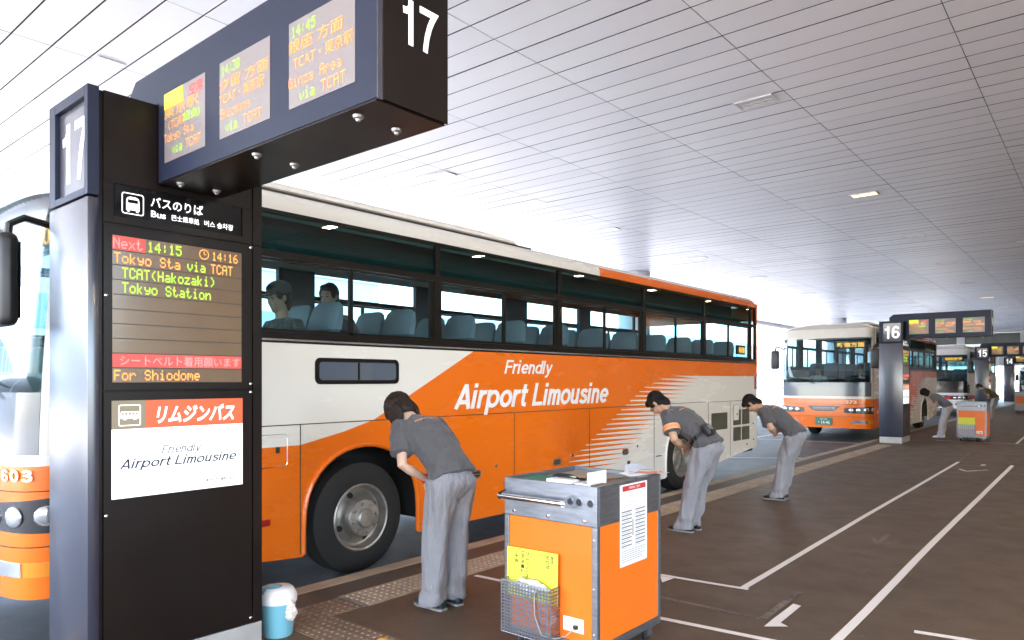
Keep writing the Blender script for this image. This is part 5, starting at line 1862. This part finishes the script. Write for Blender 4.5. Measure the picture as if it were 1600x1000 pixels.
    if lettering:
        tb = BM()
        def put(s, sc, w, h, st):
            c_, u_ = SP(sc); n_ = back(u_)
            t2 = BM(); sign(t2, s, c_ + n_ * .35 + Y * (w / 2), -Y, u_, w, h, stroke=st)
            for v in t2.verts:
                hit = bvh.ray_cast(v.co, -n_)
                if hit[0] is not None: v.co = hit[0] + n_ * .004
            merge(tb, t2)
        put('Friendly', .432, .085, .013, .18); put('Airport Limousine', .392, .25, .021, .2)
        obj('back_lettering', tb, M('shirt_orange_print', (.75, .30, .14), .7), so)
    # ---- trousers
    b = BM()
    if not seated:
        ellipsoid(b, P + Vector((-.01, 0, -.05)) * k, (.128 * k, .164 * k * width, .115 * k), Matrix.Rotation(math.radians(bow * .3), 3, 'Y'))
        for q in (1, -1):
            Hj = P + Vector((0, q * .086 * width, -.05)); K = Vector((hx * .45 + .02, q * .092, hz * .52)); A = Vector((.012, q * .088, .06))
            path = [Hj + Vector((0, 0, .02)), Hj.lerp(K, .35), Hj.lerp(K, .8), K, K.lerp(A, .4), K.lerp(A, .8), A + Vector((0, 0, .015)), A + Vector((.012, 0, -.025))]
            rad = [.112, .103, .088, .084, .082, .083, .086, .090]
            loft(b, [(c_, XV, r * k * 1.06, Y, r * k * .96) for c_, r in zip(path, rad)], 22)
            if cuffs: loft(b, [(A + Vector((0, 0, .05)), XV, .10, Y, .094), (A + Vector((.01, 0, -.02)), XV, .102, Y, .096)], 22)
    else:
        ellipsoid(b, P, (.15, .18, .13))
        for q in (1, -1):
            K = P + Vector((.42, q * .10, .02)); A = P + Vector((.40, q * .10, -.38))
            tube(b, [P + Vector((0, q * .09, 0)), K, A], [.10, .085, .08], n=16)
    b = remesh(b, .009 if fine else .014, 5, .6)
    def crease(b):
        b.normal_update()
        for v in b.verts:
            p = v.co
            low = max(0, 1 - p.z / .45)
            d = noise.noise(Vector((p.x * 16, p.y * 16, p.z * 2.6 + loc[1]))) * .020 + noise.noise(Vector((p.x * 9, p.y * 9, p.z * (9 + 9 * low) + 3 + loc[0]))) * (.010 + .013 * low)
            v.co += v.normal * d
    crease(b)
    if fine: bmesh.ops.smooth_vert(b, verts=b.verts, factor=.5, use_axis_x=True, use_axis_y=True, use_axis_z=True)
    obj('trousers', b, trousers, t, smooth='all')
    # ---- shoes
    if not seated:
        for q in (1, -1):
            A = Vector((0, q * .085, 0)); b = BM()
            tw = q * .10
            dx = Vector((math.cos(tw), math.sin(tw), 0)); dy = Vector((-math.sin(tw), math.cos(tw), 0))
            loft(b, [(A + dx * -.085 + ZV * .035, dy, .022, ZV, .022), (A + dx * -.070 + ZV * .048, dy, .036, ZV, .042), (A + dx * -.01 + ZV * .052, dy, .040, ZV, .046), (A + dx * .06 + ZV * .044, dy, .044, ZV, .036), (A + dx * .13 + ZV * .034, dy, .047, ZV, .025), (A + dx * .175 + ZV * .030, dy, .036, ZV, .019), (A + dx * .192 + ZV * .028, dy, .016, ZV, .010)], 18)
            sh = obj('shoe', b, shoes or m_shoe, t, smooth='all')
            b = BM(); prof = [(-.090, .028), (-.07, .041), (0, .043), (.07, .047), (.13, .050), (.18, .036), (.197, .014)]
            o_ = [A + dx * x_ + dy * w_ for x_, w_ in prof] + [A + dx * x_ - dy * w_ for x_, w_ in prof[::-1]]
            prism(b, [(v.x, v.y) for v in o_], 'Z', .001, .016); obj('sole', b, m_sole, sh)
    # ---- extras
    if armband:
        S, E, Wr = elbows[1]
        b = BM(); tube(b, [S.lerp(E, .46), S.lerp(E, .57), S.lerp(E, .68)], [.0885 * k, .090 * k, .092 * k], n=28, cap=False)
        obj('armband', b, M('armband_orange', (.80, .42, .16), .6), t, smooth='all')
        b = BM(); tube(b, [S.lerp(E, .52), S.lerp(E, .62)], [.0905 * k, .0920 * k], n=28, cap=False); obj('armband_stripe', b, M('armband_pink', (.78, .24, .15), .6), t, smooth='all')
    if wristband:
        S, E, Wr = elbows[1]
        b = BM(); d = (Wr - E).normalized(); tube(b, [Wr - d * .03, Wr + d * .015], [.035, .034], n=20); obj('wristband', b, M('red_band', (.5, .015, .03), .5), t, smooth='all')
    if pouch:
        c_, u_ = SP(.085); n_ = back(u_)
        b = BM()
        ring = [c_ + Y * (.180 * width * math.cos(2 * PI * i / 32)) + n_ * (.138 * math.sin(2 * PI * i / 32)) for i in range(33)]
        for r_ in (-.014, 0, .014): tube(b, [p_ + u_ * r_ for p_ in ring], .008, n=6)
        bl = obj('belt', b, m_blackp, t, smooth='all')
        b = BM(); box(b, -.035, .035, -.06, .06, -.075, .055, bev=.012)
        mt = Matrix((n_, Y, u_)).transposed().to_4x4(); mt.translation = c_ + n_ * .135 + Y * .085
        t3 = BM(); merge(t3, b, 0, mt)
        pc = obj('pouch', t3, m_blackp, t, smooth=True)
        t3 = BM(); b = BM(); box(b, .0355, .040, -.04, .04, -.03, .03, bev=.002); merge(t3, b, 0, mt); obj('pouch_clasp', t3, m_chrome, pc)
    return t

GRP = 'bowing bus staff'
m_sneak = M('dark_teal_sneaker', (.012, .03, .04), .5)
person('bowing person with bobbed brown hair and loose grey trousers with turned up cuffs', (-3.64, 3.60, 0), PI - .08, bow=56, neck=2, hx=-.08, hz=.95, k=1.06, woman=True, hand_at=(.23, -.12), skin=m_skinf, hairm=m_hairb, shoes=m_sneak, cuffs=True, wristband=True, group=GRP)
person('bowing person with an orange armband and black belt pouch by the near coach rear wheel', (-3.44, 7.08, 0), PI - .04, bow=58, neck=-4, hx=-.22, hz=.94, k=1.04, hand_at=(.27, -.10), armband=True, pouch=True, glasses=True, group=GRP)
person('bowing person with very short hair, standing farthest along of the three near staff', (-3.40, 9.73, 0), PI + .02, bow=58, neck=2, hx=-.20, hz=.90, k=1.0, hand_at=(.26, -.05), hairm=M('cropped_hair', (.013, .009, .008), .7, spec=.15, bump=.3, bscale=200), group=GRP)
m_white_tr = cloth('pale_grey_trousers', (.50, .50, .56))
person('bowing person with long dark hair and pale trousers beside the pillar 16 cart', (-3.55, 22.9, 0), PI, bow=58, neck=0, hx=-.16, hz=.88, k=.95, woman=True, hand_at=(.24, -.05), fine=False, trousers=m_white_tr, shirt=cloth('slate_shirt', (.12, .12, .14)), lettering=False, shoes=m_white, group=GRP)
person('bowing person in an olive brown top, half hidden behind the pillar 16 cart', (-3.62, 34.5, 0), PI, bow=55, neck=0, hx=-.18, hz=.90, k=1.0, hand_at=(.25, -.05), fine=False, shirt=cloth('olive_shirt', (.085, .065, .035)), lettering=False, group=GRP)

# ---- people in the coaches
GP = 'passengers in the near coach'
m_ptop = cloth('passenger_top', (.045, .042, .04)); m_ptop2 = cloth('passenger_dark_top', (.05, .045, .05))
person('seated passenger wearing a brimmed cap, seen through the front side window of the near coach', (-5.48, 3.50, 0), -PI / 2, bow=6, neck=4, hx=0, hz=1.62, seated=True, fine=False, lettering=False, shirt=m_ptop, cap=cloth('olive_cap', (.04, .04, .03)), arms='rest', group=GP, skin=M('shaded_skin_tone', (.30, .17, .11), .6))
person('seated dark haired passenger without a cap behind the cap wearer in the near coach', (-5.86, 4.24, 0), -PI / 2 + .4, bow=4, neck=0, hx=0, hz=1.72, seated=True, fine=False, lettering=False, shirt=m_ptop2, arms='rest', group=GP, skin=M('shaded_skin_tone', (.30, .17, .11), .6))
m_wshirt = cloth('white_shirt', (.68, .68, .70)); m_navy = cloth('navy_uniform', (.03, .035, .05))
person('driver in a white shirt seated behind the windshield of the coach at stop 16', (-6.95, 23.35, 0), -PI / 2, bow=8, neck=2, hx=0, hz=1.22, seated=True, fine=False, lettering=False, shirt=m_wshirt, arms='wheel')
person('uniformed person in a dark cap standing inside the coach at stop 16 beside its door', (-5.72, 23.3, .30), -PI / 2, bow=2, neck=4, hx=0, hz=.93, fine=False, lettering=False, shirt=m_navy, trousers=m_navy, cap=cloth('navy_cap', (.02, .02, .03)), arms='rest')
